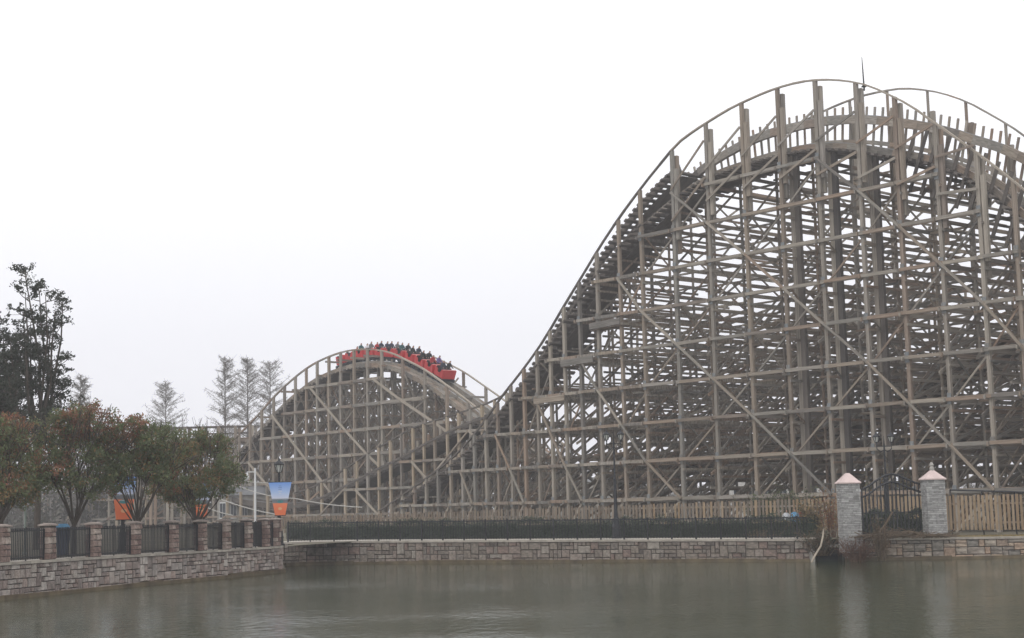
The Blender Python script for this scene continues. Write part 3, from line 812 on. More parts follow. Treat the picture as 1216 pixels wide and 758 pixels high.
        # long ledgers
        if i+1 < len(A):
            a2, px2 = A[i+1], px_post[i+1]
            for b in rows:
                if px2 <= 600 and b > 5: continue
                rj = random.uniform(-.25, .25)
                for k, z in enumerate(zlev):
                    if z > min(top_of(b, a, px), top_of(b, a2, px2), zl(a)-.3, zl(a2)-.3)-0.1:
                        continue
                    if b < 0.1:
                        T.beam('ledger', fr.p(a-0.16, b-0.25, z+random.uniform(-.03, .03)), fr.p(a2+0.16, b-0.25, z+random.uniform(-.03, .03)), 0.11, 0.23, 'timber')
                        if px > 690: T.beam('ledger', fr.p(a-0.1, b+0.24, z+0.05), fr.p(a2+0.1, b+0.24, z+0.05), 0.10, 0.24, 'timber', None, 8)
                    else:
                        T.beam('ledger', fr.p(a-0.12, b-0.2, z-0.13+rj), fr.p(a2+0.12, b-0.2, z-0.13+rj), 0.09, 0.15, 'timber', None, 6)
    # long braces on the face, and inside
    diag_lines(T, fr, A, zlev, lambda q: min(zh(q)-1.2, zl(q)+1.5), 0, 1, 4, 'brace', 0.11, 0.17, 'timber', 1, 0, 0.36)
    diag_lines(T, fr, A, zlev, lambda q: zl(q), 0, 1, 3, 'brace', 0.08, 0.13, 'timber', -1, 1, -0.35)
    diag_lines(T, fr, A[:18], zlev, lambda q: zl(q), 8.4, 1, 3, 'brace', 0.09, 0.14, 'timber', 1, 1, 0.3)
    diag_lines(T, fr, A[:18], zlev, lambda q: zl(q), 3.6, 1, 3, 'brace', 0.09, 0.14, 'timber', -1, 0, -0.28)
    diag_lines(T, fr, A[:16], zlev, lambda q: zl(q), 8.4, 1, 4, 'brace', 0.1, 0.22, 'timber', 1, 1, 0.3)
    diag_lines(T, fr, A[:16], zlev, lambda q: zl(q)-5, 13.6, 1, 3, 'brace', 0.1, 0.2, 'timber', -1, 2, 0.3)
    # kickers to the ground at the front foot
    for i in range(2, len(A)-6, 2):
        a = A[i]; T.beam('brace', fr.p(a+0.28, -0.1, 3.4), fr.p(A[i+1]+0.1, -0.1, gz(fr.p(A[i+1], 0, 0).x)), 0.1, 0.2, 'timber_pale')
    # handrails
    def rail(curve, b, a0, a1, step, w, h, mat, name='handrail', dz=0.0):
        n = max(1, int((a1-a0)/step)); 
        for k in range(n):
            u, v = a0+(a1-a0)*k/n, a0+(a1-a0)*(k+1)/n
            p, q = fr.p(u, b, curve(u)+dz), fr.p(v, b, curve(v)+dz)
            e = (q-p).normalized()*0.03
            T.beam(name, p-e, q+e, w, h, mat)
    rail(zh, -0.05, A[0], A[12], 1.0, 0.2, 0.11, 'timber_pale')
    rail(zh, -0.05, A[12], A[-1], 1.3, 0.17, 0.14, 'timber_dark')
    rail(zr, B2-0.05, A[0], fr.hit(940, 150, B2)[0], 1.0, 0.18, 0.11, 'timber')
    # track lanes: laminated side beams, ties, underside boards
    def lane(curve, b0, b1, a0, a1, name='track_beam', mat='timber', hh=0.55, tie=True, under=True, tie_l=0.5, walk=True):
        for b, m2 in ((b0, mat), (b1, mat)):
            rail(curve, b, a0, a1, 1.2, 0.3, hh, m2, name)
            rail(curve, b, a0, a1, 1.6, 0.12, 0.05, 'steel', 'running_rail', hh/2+0.03)
        if tie:
            a = a0
            while a < a1:
                s = (curve(a+0.2)-curve(a-0.2))/0.4
                T.beam('tie', fr.p(a, b0-tie_l, curve(a)-hh/2-0.12), fr.p(a, b1+tie_l, curve(a)-hh/2-0.12), 0.3, 0.16, 'timber_dark', fr.d+Vector((0, 0, s)))
                a += 0.62/math.sqrt(1+s*s)
        if under:
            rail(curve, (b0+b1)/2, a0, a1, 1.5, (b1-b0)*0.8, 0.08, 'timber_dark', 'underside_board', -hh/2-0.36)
            for b in ((b0-0.5, b1+0.5) if walk else ()):
                rail(curve, b, a0, a1, 1.4, 0.1, 0.3, 'timber', 'walkway_beam', -hh/2-0.4)
            if walk: rail(curve, b0-0.75, a0, a1, 1.4, 0.6, 0.05, 'timber', 'walkway_board', -hh/2-0.08)
    asp = A[13]
    lane(zl, 1.0, 3.4, A[0], asp, 'track_beam', 'timber', 0.42, True, True, 0.9, False)
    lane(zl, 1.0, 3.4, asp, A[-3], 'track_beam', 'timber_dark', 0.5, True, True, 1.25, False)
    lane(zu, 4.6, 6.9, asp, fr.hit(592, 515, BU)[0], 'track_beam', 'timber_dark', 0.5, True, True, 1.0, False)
    rail(zu, 6.9, A[0], asp, 1.1, 0.34, 0.62, 'timber', 'track_beam')
    rail(zu, 6.9, A[0], asp, 1.1, 0.14, 0.05, 'steel', 'running_rail', 0.34)
    rail(zu, 6.7, A[0], asp, 1.3, 0.12, 0.3, 'timber', 'walkway_beam', -1.7)
    # low track that dips through the timbers on the right
    dip_px = [(1330, 318), (1216, 396), (1150, 434), (1080, 472), (1000, 502), (930, 522), (860, 541), (780, 558), (720, 570)]
    zd = Curve([fr.hit(x, y, 10) for x, y in dip_px])
    lane(zd, 9.2, 11.2, fr.hit(1330, 318, 10)[0], fr.hit(720, 570, 10)[0])
    dip2 = [(1330, 500), (1216, 506), (1100, 520), (1000, 530), (900, 541), (800, 552), (720, 556)]
    zd2 = Curve([fr.hit(x, y, 13) for x, y in dip2])
    lane(zd2, 12.6, 14.6, fr.hit(1330, 500, 13)[0], fr.hit(720, 556, 13)[0])
    # pegs standing along the outer track edge
    a = A[0]; aend = fr.hit(705, 340, 7.4)[0]
    while a < aend:
        s = (zu(a+0.3)-zu(a-0.3))/0.6
        lean = -0.55*s/math.sqrt(1+s*s)
        z = zu(a)
        T.beam('rail_stake', fr.p(a+lean*1.9*-1, 7.5, z-2.3), fr.p(a+lean*1.1, 7.5, z+1.05), 0.15, 0.12, 'timber', fr.d)
        a += 0.72/math.sqrt(1+s*s)
    a = A[0]
    while a < fr.hit(1085, 190, BL)[0]:                 # banked boards where the near lane bends down
        z = zl(a)
        T.beam('bank_board', fr.p(a-0.9, 0.6, z+1.5), fr.p(a+0.7, 0.6, z-2.3), 0.24, 0.1, 'timber_dark', fr.d)
        T.beam('bank_board', fr.p(a-0.1, 3.9, z+0.9), fr.p(a+0.3, 3.9, z-1.9), 0.18, 0.1, 'timber', fr.d)
        a += 0.85
    # pale landing boards stepping down the near face
    for x0, y0, x1, y1 in ((700, 388, 736, 381), (666, 432, 704, 426), (634, 477, 670, 472)):
        a0, z0 = fr.hit(x0, y0, -0.42); a1, z1 = fr.hit(x1, y1, -0.42)
        T.beam('landing_board', fr.p(a0, -0.42, z0), fr.p(a1, -0.42, z1), 0.09, 0.5, 'timber')
        T.beam('landing_board', fr.p(a0, 0.2, z0-0.32), fr.p(a1, 0.2, z1-0.32), 1.1, 0.06, 'timber')
    # slanted outer legs at the crest
    for i in range(5, 13):
        a = A[i]; T.beam('brace', fr.p(A[i], -0.3, zl(A[i])+0.2), fr.p(A[i-1], -0.3, zl(A[i-1])+2.4), 0.08, 0.16, 'timber')
        T.beam('brace', fr.p(A[i], -0.3, zl(A[i])-2.2), fr.p(A[i-1], -0.3, zl(A[i-1])-0.4), 0.09, 0.18, 'timber')
    T.flush()
    # lightning rod on the crest post
    a, z = fr.hit(1026, 101, 0.1)
    p = fr.p(a, 0.1, z)
    rd = empty('lightning_rod', p, 'thin dark rod standing up from the crest of the tall hill', 'lightning rod')
    mb = MB(); mb.tube([(0, 0, -0.4), (-0.03, 0, 1.0), (-0.05, 0, 1.95)], [0.06, 0.045, 0.02], 6); mb.build('rod', M['iron'], rd)
    mb = MB(); mb.box((0, 0, -0.1), (0.3, 0.3, 0.08)); mb.build('foot_plate', M['iron'], rd)
main_hill()

# ------------------------------------------------------------------ the lower hill that carries the train
TRAIN = Frame(-0.0833*158, 158, -13.6, 16.0)
def lower_hill():
    fr = TRAIN
    hp = [(225, 572), (245, 556), (267, 533), (289, 511), (299, 501), (311, 488), (324, 473), (336, 461), (349.5, 449), (363, 438.5), (376, 430.5), (390, 424), (404, 419), (415, 416.5), (426, 415.3), (437, 415), (452, 416.3), (467, 420.3), (481, 427), (504, 439), (526, 454.5), (548, 470.5), (573, 490), (600, 511), (640, 540)]
    zh = Curve([fr.hit(x, y, 0) for x, y in hp])
    DECK = 1.2; zt = lambda a: zh(a)-DECK
    px_post = [643, 619, 598, 577, 556, 531, 505, 479, 454, 437, 421, 405, 391, 377, 364, 351, 338, 325, 311, 297, 284, 270, 256, 242, 228]
    A = [fr.hit(x, 480, 0)[0] for x in px_post]
    loc = fr.p(A[9], 0, 0); loc.z = gz(loc.x)
    root = empty('roller_coaster', loc, 'lower rounded timber coaster hill with the red train on its crest', 'roller coaster', 'wooden coaster hills')
    T = Timber(root)
    zlev = [3.95+2.62*k for k in range(7)]
    rows = [0.0, 1.4, 3.6, 5.0, 7.5, 10.5]
    def top(b, a): return zh(a) if b < .1 or 4.9 < b < 5.1 else (zt(a)-0.3 if b < 5 else zt(a)-(2.2 if b < 8 else 4.5))
    for i, a in enumerate(A):
        for b in rows:
            g = gz(fr.p(a, b, 0).x)
            if top(b, a) < g+0.3: continue
            T.beam('post', fr.p(a, b, g-.1), fr.p(a, b, top(b, a)), 0.30 if b < .1 else 0.24, 0.24, 'timber', fr.d, b)
        for k, z in enumerate(zlev):
            ok = [b for b in rows if top(b, a) > z+0.25]
            if len(ok) < 2: continue
            T.beam('cross_ledger', fr.p(a+.2, -.35, z-.05), fr.p(a+.2, max(ok)+.35, z-.05), .09, .22)
            T.beam('cross_ledger', fr.p(a-.2, -.2, z+1.25), fr.p(a-.2, max(ok)+.2, z+1.25), .08, .15) if zt(a) > z+1.5 else None
            for b0, b1 in zip(ok[:-1], ok[1:]):
                if zt(a) > z+2.5: T.beam('cross_brace', fr.p(a+.28, b0, z), fr.p(a+.28, b1, z+2.62), .08, .18)
                if zt(a) > z+2.5: T.beam('cross_brace', fr.p(a-.28, b0, z+2.62), fr.p(a-.28, b1, z), .08, .16)
        if i+1 < len(A):
            for b in rows:
                for z in zlev:
                    if z > min(top(b, a), top(b, A[i+1]), zt(a)-.9, zt(A[i+1])-.9): continue
                    T.beam('ledger', fr.p(a-.12, b-.2, z), fr.p(A[i+1]+.12, b-.2, z), .1, .30 if b < .1 else .2, 'timber', None, b*2)
    diag_lines(T, fr, A, zlev, zt, 0, 1.5, 5, 'brace', .1, .26, 'timber_pale', 1, 1, .3)
    diag_lines(T, fr, A, zlev, zt, 0, 1.5, 4, 'brace', .09, .14, 'timber', -1, 0, -.28)
    diag_lines(T, fr, A, zlev, zt, 3.6, 1.5, 3, 'brace', .09, .18, 'timber', -1, 0, .28)
    diag_lines(T, fr, A, zlev, zt, 5.0, 1.5, 2, 'brace', .09, .16, 'timber', 1, 1, .28)
    diag_lines(T, fr, A, zlev, lambda q: zt(q)-2.2, 7.5, 1.5, 2, 'brace', .09, .16, 'timber', -1, 1, .28)
    def rail(fn, b, a0, a1, step, w, h, mat, name, dz=0.0):
        n = max(1, int((a1-a0)/step))
        for k in range(n):
            u, v = a0+(a1-a0)*k/n, a0+(a1-a0)*(k+1)/n
            p, q = fr.p(u, b, fn(u)+dz), fr.p(v, b, fn(v)+dz); e = (q-p).normalized()*.03
            T.beam(name, p-e, q+e, w, h, mat)
    acrest = fr.hit(440, 415, 0)[0]
    rail(zh, 0, A[0], acrest, 1.1, .26, .13, 'timber_pale', 'handrail')
    rail(zh, 0, acrest, A[-1], 1.1, .2, .16, 'timber', 'handrail')
    rail(zh, 5.0, A[0], A[-1], 1.1, .2, .12, 'timber_pale', 'handrail')
    for b in (1.55, 3.45):
        rail(zt, b, A[0], A[-1], 1.1, .3, .62, 'timber', 'track_beam', -.31)
        rail(zt, b, A[0], A[-1], 1.1, .14, .05, 'steel', 'running_rail', .03)
    rail(zt, 0.5, A[0], A[-1], 1.2, .1, .5, 'timber', 'walkway_beam', -.5)
    rail(zt, 0.9, A[0], A[-1], 1.2, .8, .05, 'timber', 'walkway_board', -.28)
    rail(zt, 4.2, A[0], A[-1], 1.2, .9, .05, 'timber', 'walkway_board', -.28)
    rail(zt, 2.5, A[0], A[-1], 1.2, 2.6, .07, 'timber_dark', 'underside_board', -.82)
    a = A[0]
    while a < A[-1]:
        s = (zt(a+.2)-zt(a-.2))/.4
        T.beam('tie', fr.p(a, .3, zt(a)-.74), fr.p(a, 4.7, zt(a)-.74), .26, .16, 'timber_dark', fr.d+Vector((0, 0, s))); a += .7/math.sqrt(1+s*s)
    T.flush()
    return fr, zt
tr_fr, tr_z = lower_hill()

# ------------------------------------------------------------------ the low curved ramp in front of it
def low_ramp():
    fr = Frame(-0.0711*149, 149, -13.6, 16.0)
    hp = [(610, 462), (586, 476), (562, 485), (528, 496), (505, 503), (483, 512), (452.5, 530), (437.6, 538), (422, 549), (392, 568), (370, 579), (345, 586), (310, 584), (270, 574), (225, 562), (170, 552), (100, 546), (20, 545)]
    zh = Curve([fr.hit(x, y, 0) for x, y in hp])
    tp = [(610, 486), (574, 496), (528, 517), (489, 539), (452, 557), (410, 579), (375, 594), (340, 598), (300, 594), (262, 586), (225, 577), (170, 568), (100, 562), (20, 560)]
    zt = Curve([fr.hit(x, y, 1.2) for x, y in tp])
    px_post = [604, 589, 574, 560, 546, 532, 517, 504, 491, 477, 464, 450, 437, 424, 410, 396, 382, 366, 350, 334, 318, 302, 286, 270, 254, 236, 216, 196, 174, 152, 130, 106, 82, 58, 32, 6]
    A = [fr.hit(x, 560, 0)[0] for x in px_post]
    loc = fr.p(A[9], 0, 0); loc.z = gz(loc.x)
    root = empty('roller_coaster', loc, 'low dark curved coaster track dipping in front of the lower hill', 'roller coaster', 'wooden coaster hills')
    T = Timber(root); zlev = [2.9+2.5*k for k in range(4)]
    for i, a in enumerate(A):
        hi = px_post[i] > 360
        for b in (0, 3.4):
            g = gz(fr.p(a, b, 0).x); tz = zh(a) if (hi or b) else zt(a)+.9
            if tz > g+.3: T.beam('post', fr.p(a, b, g-.1), fr.p(a, b, tz), .3 if (i % 2 == 0 and b == 0) else .22, .22, 'timber_tan' if b == 0 and i % 3 else 'timber', fr.d, b)
        for k, z in enumerate(zlev):
            if z < zt(a)-.5:
                T.beam('cross_ledger', fr.p(a+.2, -.3, z), fr.p(a+.2, 3.7, z), .09, .2)
                T.beam('cross_brace', fr.p(a-.2, 0, z-2.2 if k else 1.5), fr.p(a-.2, 3.4, z), .08, .18)
            if i+1 < len(A) and z < min(zt(a), zt(A[i+1]))-.4:
                for b in (0, 3.4): T.beam('ledger', fr.p(a-.1, b-.18, z), fr.p(A[i+1]+.1, b-.18, z), .09, .24 if b == 0 else .18, 'timber')
    diag_lines(T, fr, A, [1.4]+zlev, lambda a: zt(a)+.6, 0, 2, 7, 'brace', .1, .24, 'timber_pale', 1, 2, .28)
    diag_lines(T, fr, A, [1.4]+zlev, lambda a: zt(a)+.6, 0, 2, 7, 'brace', .1, .16, 'timber', -1, 4, .28)
    diag_lines(T, fr, A[18:], [1.4]+zlev[:2], lambda a: 9, 3.4, 2, 3, 'brace', .1, .24, 'timber', -1, 1, .28)
    def rail(fn, b, a0, a1, step, w, h, mat, name, dz=0.0):
        n = max(1, int((a1-a0)/step))
        for k in range(n):
            u, v = a0+(a1-a0)*k/n, a0+(a1-a0)*(k+1)/n
            p, q = fr.p(u, b, fn(u)+dz), fr.p(v, b, fn(v)+dz); e = (q-p).normalized()*.03
            T.beam(name, p-e, q+e, w, h, mat)
    rail(zh, 0, A[0], A[18], 1.3, .16, .14, 'timber_dark', 'handrail')
    for b in (.7, 2.7):
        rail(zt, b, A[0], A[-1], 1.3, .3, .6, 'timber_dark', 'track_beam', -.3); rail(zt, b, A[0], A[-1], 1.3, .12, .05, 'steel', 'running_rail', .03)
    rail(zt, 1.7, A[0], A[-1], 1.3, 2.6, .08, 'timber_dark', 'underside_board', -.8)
    rail(zt, -.15, A[0], A[18], 1.3, .1, .2, 'timber_dark', 'walkway_beam', -.4)
    a = A[0]
    while a < A[-1]:
        T.beam('tie', fr.p(a, .1, zt(a)-.7), fr.p(a, 3.3, zt(a)-.7), .26, .16, 'timber_dark'); a += .7
    T.flush()
low_ramp()

# level raised walkway left of the lower hill
def walkway():
    Y = 182
    p0, p1 = at_depth(140, 527, Y), at_depth(300, 523, Y)
    root = empty('raised_walkway', (p0.x, p0.y, gz(p0.x)), 'level raised timber walkway with a thin rail left of the lower hill', 'walkway'); T = Timber(root)
    t = (p1-p0).normalized()
    for dz, h, m_ in ((0, .55, 'timber'), (-1.25, .35, 'timber'), (1.75, .14, 'timber_dark'), (.95, .08, 'timber_dark')):
        T.beam('long_beam', p0+Vector((0, 0, dz)), p1+Vector((0, 0, dz)), .25, h, m_)
        T.beam('long_beam', p0+Vector((0, 2, dz)), p1+Vector((0, 2, dz)), .25, h, m_)
    T.beam('deck', p0+Vector((0, 1, .32)), p1+Vector((0, 1, .32)), 2.4, .08, 'timber')
    l = (p1-p0).length
    for k in range(9):
        c = p0+t*(l*k/8)
        for y in (-.2, 2.2):
            T.beam('post', Vector((c.x, c.y+y, gz(c.x))), Vector((c.x, c.y+y, c.z+1.75)), .34, .3, 'timber')
        if k: T.beam('brace', Vector((c.x, c.y-.4, c.z-.6)), Vector((c.x-l/8, c.y-.4, c.z-4)), .12, .22, 'timber')
    T.flush()
walkway()

# ------------------------------------------------------------------ people
def skin_mesh(verts, edges, radii, root=0, sub=1, name='body'):
    me = bpy.data.meshes.new(name); me.from_pydata(verts, edges, [])
    o = bpy.data.objects.new('skin_tmp', me); C.objects.link(o)
    o.modifiers.new('skin', 'SKIN'); sv = me.skin_vertices[0].data
    for i, r in enumerate(radii): sv[i].radius = (r, r) if not isinstance(r, tuple) else r
    for i in range(len(verts)): sv[i].use_root = (i == root)
    if sub: s = o.modifiers.new('sub', 'SUBSURF'); s.levels = sub
    dg = bpy.context.evaluated_depsgraph_get()
    ev = o.evaluated_get(dg); res = bpy.data.meshes.new_from_object(ev)
    bpy.data.objects.remove(o); res.name = name
    for p in res.polygons: p.use_smooth = True
    return res
def make_body(pose):
    if pose == 'stand':
        V = [(0, 0, .93), (0, 0, 1.15), (0, 0, 1.38), (0, 0, 1.47), (0, -.02, 1.58), (0, -.01, 1.70),
             (.10, 0, .88), (.11, -.01, .48), (.11, .02, .09), (.12, -.13, .04), (-.10, 0, .88), (-.11, -.01, .48), (-.11, .02, .09), (-.12, -.13, .04),
             (.19, 0, 1.37), (.25, .02, 1.10), (.24, -.10, .88), (.23, -.14, .80), (-.19, 0, 1.37), (-.25, .02, 1.10), (-.24, -.10, .88), (-.23, -.14, .80), (0, -.125, 1.585)]
        E = [(0, 1), (1, 2), (2, 3), (3, 4), (4, 5), (0, 6), (6, 7), (7, 8), (8, 9), (0, 10), (10, 11), (11, 12), (12, 13), (2, 14), (14, 15), (15, 16), (16, 17), (2, 18), (18, 19), (19, 20), (20, 21), (4, 22)]
        Rd = [.15, .145, .15, .055, .095, .08, .09, .065, .045, .04, .09, .065, .045, .04, .07, .052, .04, .038, .07, .052, .04, .038, .018]
        hip, neck, hairz = .93, 1.47, 1.60
    else:                                  # seated, hands forward on the lap bar, facing -Y
        V = [(0, 0, .12), (0, .02, .36), (0, .0, .60), (0, -.02, .69), (0, -.05, .80), (0, -.04, .92),
             (.10, -.22, .13), (.11, -.44, .12), (.11, -.46, -.28), (-.10, -.22, .13), (-.11, -.44, .12), (-.11, -.46, -.28),
             (.19, 0, .58), (.26, -.12, .36), (.20, -.36, .34), (.17, -.43, .36), (-.19, 0, .58), (-.26, -.12, .36), (-.20, -.36, .34), (-.17, -.43, .36), (0, -.16, .81)]
        E = [(0, 1), (1, 2), (2, 3), (3, 4), (4, 5), (0, 6), (6, 7), (7, 8), (0, 9), (9, 10), (10, 11), (2, 12), (12, 13), (13, 14), (14, 15), (2, 16), (16, 17), (17, 18), (18, 19), (4, 20)]
        Rd = [.15, .15, .155, .055, .095, .08, .09, .075, .05, .09, .075, .05, .075, .055, .042, .036, .075, .055, .042, .036, .018]
        hip, neck, hairz = .12, .69, .82
    me = skin_mesh(V, E, Rd, 0, 1, 'person_body')
    hand_ids = []
    mi = []
    for p in me.polygons:
        c = p.center
        if c.z > neck+.02:
            mi.append(2 if (c.z > hairz+.05 or (c.y > -.045 and c.z > neck+.05)) else 1)
        elif pose == 'stand':
            mi.append(3 if c.z < hip-.02 and abs(c.x) < .19 else (1 if c.z < .85 and abs(c.x) >= .19 else 0))
        else:
            mi.append(1 if (c.y < -.385 and c.z > .3) else (3 if (c.z < .26 and c.y < -.12) or c.z < .05 else 0))
    return me, mi
BODY = {p: make_body(p) for p in ('stand', 'sit')}
def person(loc, rot, jacket, label, pose='stand', scale=1.0, group=None):
    me0, mi = BODY[pose]; key = pose+jacket
    me = bpy.data.meshes.get('person_'+key)
    if me is None:
        me = me0.copy(); me.name = 'person_'+key
        for k in ('cloth_'+jacket, 'skin', 'hair', 'trouser'): me.materials.append(M[k])
        me.polygons.foreach_set('material_index', mi)
    o = bpy.data.objects.new('person', me); C.objects.link(o)
    o.matrix_basis = Matrix.Translation(loc) @ rot.to_4x4() @ Matrix.Scale(scale, 4)
    tag(o, label, 'person', group); return o

# ------------------------------------------------------------------ the train
def car_parts():
    P = {}
    body = MB()
    W, Ln = 1.8, 1.28
    # tub: floor, nose, tail, flared sides (built as plates)
    prof = [(-Ln/2, .95), (-Ln/2+.12, 1.02), (-.25, .62), (.15, .62), (Ln/2-.42, .95), (Ln/2, 1.0)]    # top edge, front is -Y
    for sx in (-1, 1):
        vo, vi = [], []
        for y, z in prof: vo.append((sx*W/2, y, z)); vi.append((sx*(W/2-.07), y, z))
        bo = [(sx*(W/2-.10), y, .14) for y, z in prof]; bi = [(sx*(W/2-.16), y, .14) for y, z in prof]
        n = len(prof); v = vo+vi+bo+bi; f = []
        for k in range(n-1):
            f += [(k, k+1, 2*n+k+1, 2*n+k), (n+k, 3*n+k, 3*n+k+1, n+k+1), (k, n+k, n+k+1, k+1)]
        f += [(0, 2*n, 3*n, n), (n-1, 2*n-1, 4*n-1, 3*n-1)]
        body.add(v, f)
    body.taper((0, -Ln/2-.06, .14), (W-.2, .16), (0, -Ln/2+.02, 1.0), (W-.01, .14))
    body.taper((0, Ln/2+.02, .14), (W-.2, .12), (0, Ln/2-.02, 1.06), (W-.01, .12))
    body.box((0, 0, .17), (W-.22, Ln-.1, .07))
    P['body'] = (body, 'red_paint')
    t = MB(); t.tube([(-W/2+.05, -Ln/2+.02, 1.03), (W/2-.05, -Ln/2+.02, 1.03)], .045, 6); t.tube([(-W/2+.05, Ln/2-.02, 1.09), (W/2-.05, Ln/2-.02, 1.09)], .045, 6)
    P['trim'] = (t, 'red_trim')  # edge tubes whose pale colour paints light caught on the car tops
    s = MB(); s.box((0, .22, .42), (W-.3, .55, .16)); s.box((0, .50, .80), (W-.3, .14, .72)); s.box((0, .2, .62), (.1, .5, .3))
    P['seat'] = (s, 'vinyl')
    bar = MB(); bar.tube([(-W/2+.2, -.22, .82), (W/2-.2, -.22, .82)], .03, 6); bar.tube([(0, -.22, .82), (0, -.5, .3)], .03, 6)
    P['lap_bar'] = (bar, 'steel')
    ch = MB(); ch.box((0, 0, .02), (W-.34, Ln+.25, .16)); ch.box((0, -Ln/2-.12, -.06), (W-.2, .2, .12)); ch.box((0, -Ln/2-.02, 0.0), (W-.1, .1, .22))
    P['chassis'] = (ch, 'dark_paint')
    return P
CP = car_parts()
def wheel_mb(sx, y):
    mb = MB(); mb.tube([(sx*.86, y, -.13), (sx*1.02, y, -.13)], .17, 10); return mb
def train():
    proto = empty('coaster_car', (0, 0, 0), 'x', 'coaster car', 'red cars of the coaster train')
    for n, (mb, mt) in CP.items(): mb.build(n, M[mt], proto)
    for sx in (-1, 1):
        for y in (-.5, .5): wheel_mb(sx, y).build('wheel', M['dark_paint'], proto)
    fr, zt = tr_fr, tr_z
    a = fr.hit(526, 465, 2.5)[0]
    jackets = [('black', 'navy', ), ('purple', 'scarlet'), ('black', 'black'), ('navy', 'black'), ('black', 'teal'), ('grey', 'navy'), ('navy', 'navy'), ('scarlet', 'grey'), ('white', 'teal'), ('scarlet', None), ('grey', None), ('grey', None)]
    N = 11
    for i in range(N):
        s = (zt(a+.3)-zt(a-.3))/.6
        tan = (fr.d*1.0+Vector((0, 0, s))).normalized()        # pointing back up the train
        side = tan.cross(Vector((0, 0, 1))).normalized(); up = side.cross(tan)
        rot = Matrix((side, tan, up)).transposed()             # local -Y is the direction of travel
        loc = fr.p(a, 2.5, zt(a))+up*.38
        c = proto if i == 0 else copy_tree(proto)
        c.rotation_mode = 'QUATERNION'; c.location = loc; c.rotation_quaternion = rot.to_quaternion()
        where = 'red leading car at the low right end of the coaster train' if i == 0 else ('red rear car at the left end of the coaster train' if i == N-1 else 'red open coaster car, %s back from the leading car' % ordinal(i-1))
        c['label'] = where
        car = 'leading car' if i == 0 else ('rear car of the train' if i == N-1 else '%s car behind the leading car' % ordinal(i-1))
        for j, jk in enumerate(jackets[i]):
            if jk is None: continue
            x = .40 if j == 0 else -.40
            p = loc+rot @ Vector((x, .14, .74))
            seat = 'near' if (rot @ Vector((x, 0, 0))).dot(fr.n) < 0 else 'far'
            person(p, rot @ Matrix.Rotation(random.uniform(-.15, .15), 3, 'Z'), jk, 'rider in %s jacket, %s side of the %s' % ({'scarlet': 'red', 'teal': 'dark teal'}.get(jk, jk), seat, car), 'sit', 1.22, 'riders on the coaster train')
        a += 1.80/math.sqrt(1+s*s)
train()

# ------------------------------------------------------------------ lamps, banners, camera pole
def lantern(root, x, z, s=1.0):
    f = MB()
    f.lathe([(.02, 0), (.07*s, .02), (.05*s, .10), (.14*s, .16)], 8, (x, 0, z))
    f.lathe([(.30*s, .62*s), (.32*s, .66*s), (.20*s, .80*s), (.08*s, .88*s), (.05*s, .98*s), (.01, 1.1*s)], 8, (x, 0, z))
    for k in range(6):
        an = k*math.pi/3
        f.tube([(x+.13*s*math.cos(an), .13*s*math.sin(an), z+.15), (x+.265*s*math.cos(an), .265*s*math.sin(an), z+.64*s)], .022, 4)
    h = f.build('lantern_frame', M['iron'], root)
    g = MB(); g.lathe([(.115*s, .16), (.245*s, .63*s)], 6, (x, 0, z)); g.build('lantern_glass', M['lantern'], h)
def lamp(px, Y, top_py, double, label, base_py=None):
    d = ray(px, 600); b = Vector((d.x/d.y*Y, Y, 0)); b.z = gz(b.x)
    H = at_depth(px, top_py, Y).z-b.z
    root = empty('street_lamp', b, label, 'street lamp', 'black iron lamps by the pond')
    p = MB(); ph = H-1.1
    p.lathe([(.19, ph*.20), (.13, ph*.22), (.11, ph*.26), (.09, ph*.6), (.10, ph*.605), (.10, ph*.62), (.06, ph*.63), (.05, ph)], 10)
    p.build('pole', M['iron'], root)
    q = MB(); q.lathe([(.30, -.05), (.30, .10), (.24, .14), (.22, ph*.10), (.26, ph*.11), (.20, ph*.15), (.19, ph*.21)], 10); q.build('pedestal', M['iron'], root)
    if double:
        ar = MB(); ar.tube([(-.42, 0, ph-.02), (-.42, 0, ph-.25), (-.2, 0, ph-.42), (0, 0, ph-.3), (.2, 0, ph-.42), (.42, 0, ph-.25), (.42, 0, ph-.02)], .035, 6); ar.tube([(-.42, 0, ph-.1), (.42, 0, ph-.1)], .03, 6)
        ar.tube([(0, 0, ph-.1), (0, 0, ph+.5)], [.05, .01], 6)
        ar.build('cross_arm', M['iron'], root)
        lantern(root, -.42, ph-.02, .72); lantern(root, .42, ph-.02, .72)
    else:
        lantern(root, 0, ph, .92)
    return root, b, H
def banner_mat():
    m, t, b = new_mat('printed_banner')
    N, L = t.nodes.new, t.links.new
    co = N('ShaderNodeTexCoord'); sp = N('ShaderNodeSeparateXYZ'); L(co.outputs['Object'], sp.inputs[0])
    mr = N('ShaderNodeMapRange'); mr.inputs['From Min'].default_value = -1.8; mr.inputs['From Max'].default_value = 0
    L(sp.outputs['Z'], mr.inputs['Value'])
    rp = N('ShaderNodeValToRGB'); cr = rp.color_ramp; cr.interpolation = 'LINEAR'
    stops = [(0.0, (0.72, 0.16, 0.06)), (0.36, (0.80, 0.22, 0.10)), (0.37, (0.22, 0.20, 0.20)), (0.45, (0.13, 0.16, 0.20)), (0.50, (0.30, 0.33, 0.36)), (0.51, (0.62, 0.66, 0.82)), (0.70, (0.42, 0.56, 0.85)), (1.0, (0.16, 0.33, 0.76))]
    while len(cr.elements) < len(stops): cr.elements.new(0.5)
    for e_, (p_, c_) in zip(cr.elements, stops): e_.position = p_; e_.color = (*c_, 1)
    L(mr.outputs[0], rp.inputs['Fac'])
    b.inputs['Roughness'].default_value = 0.7
    L(rp.outputs['Color'], b.inputs['Base Color']); return m
M['banner'] = banner_mat()
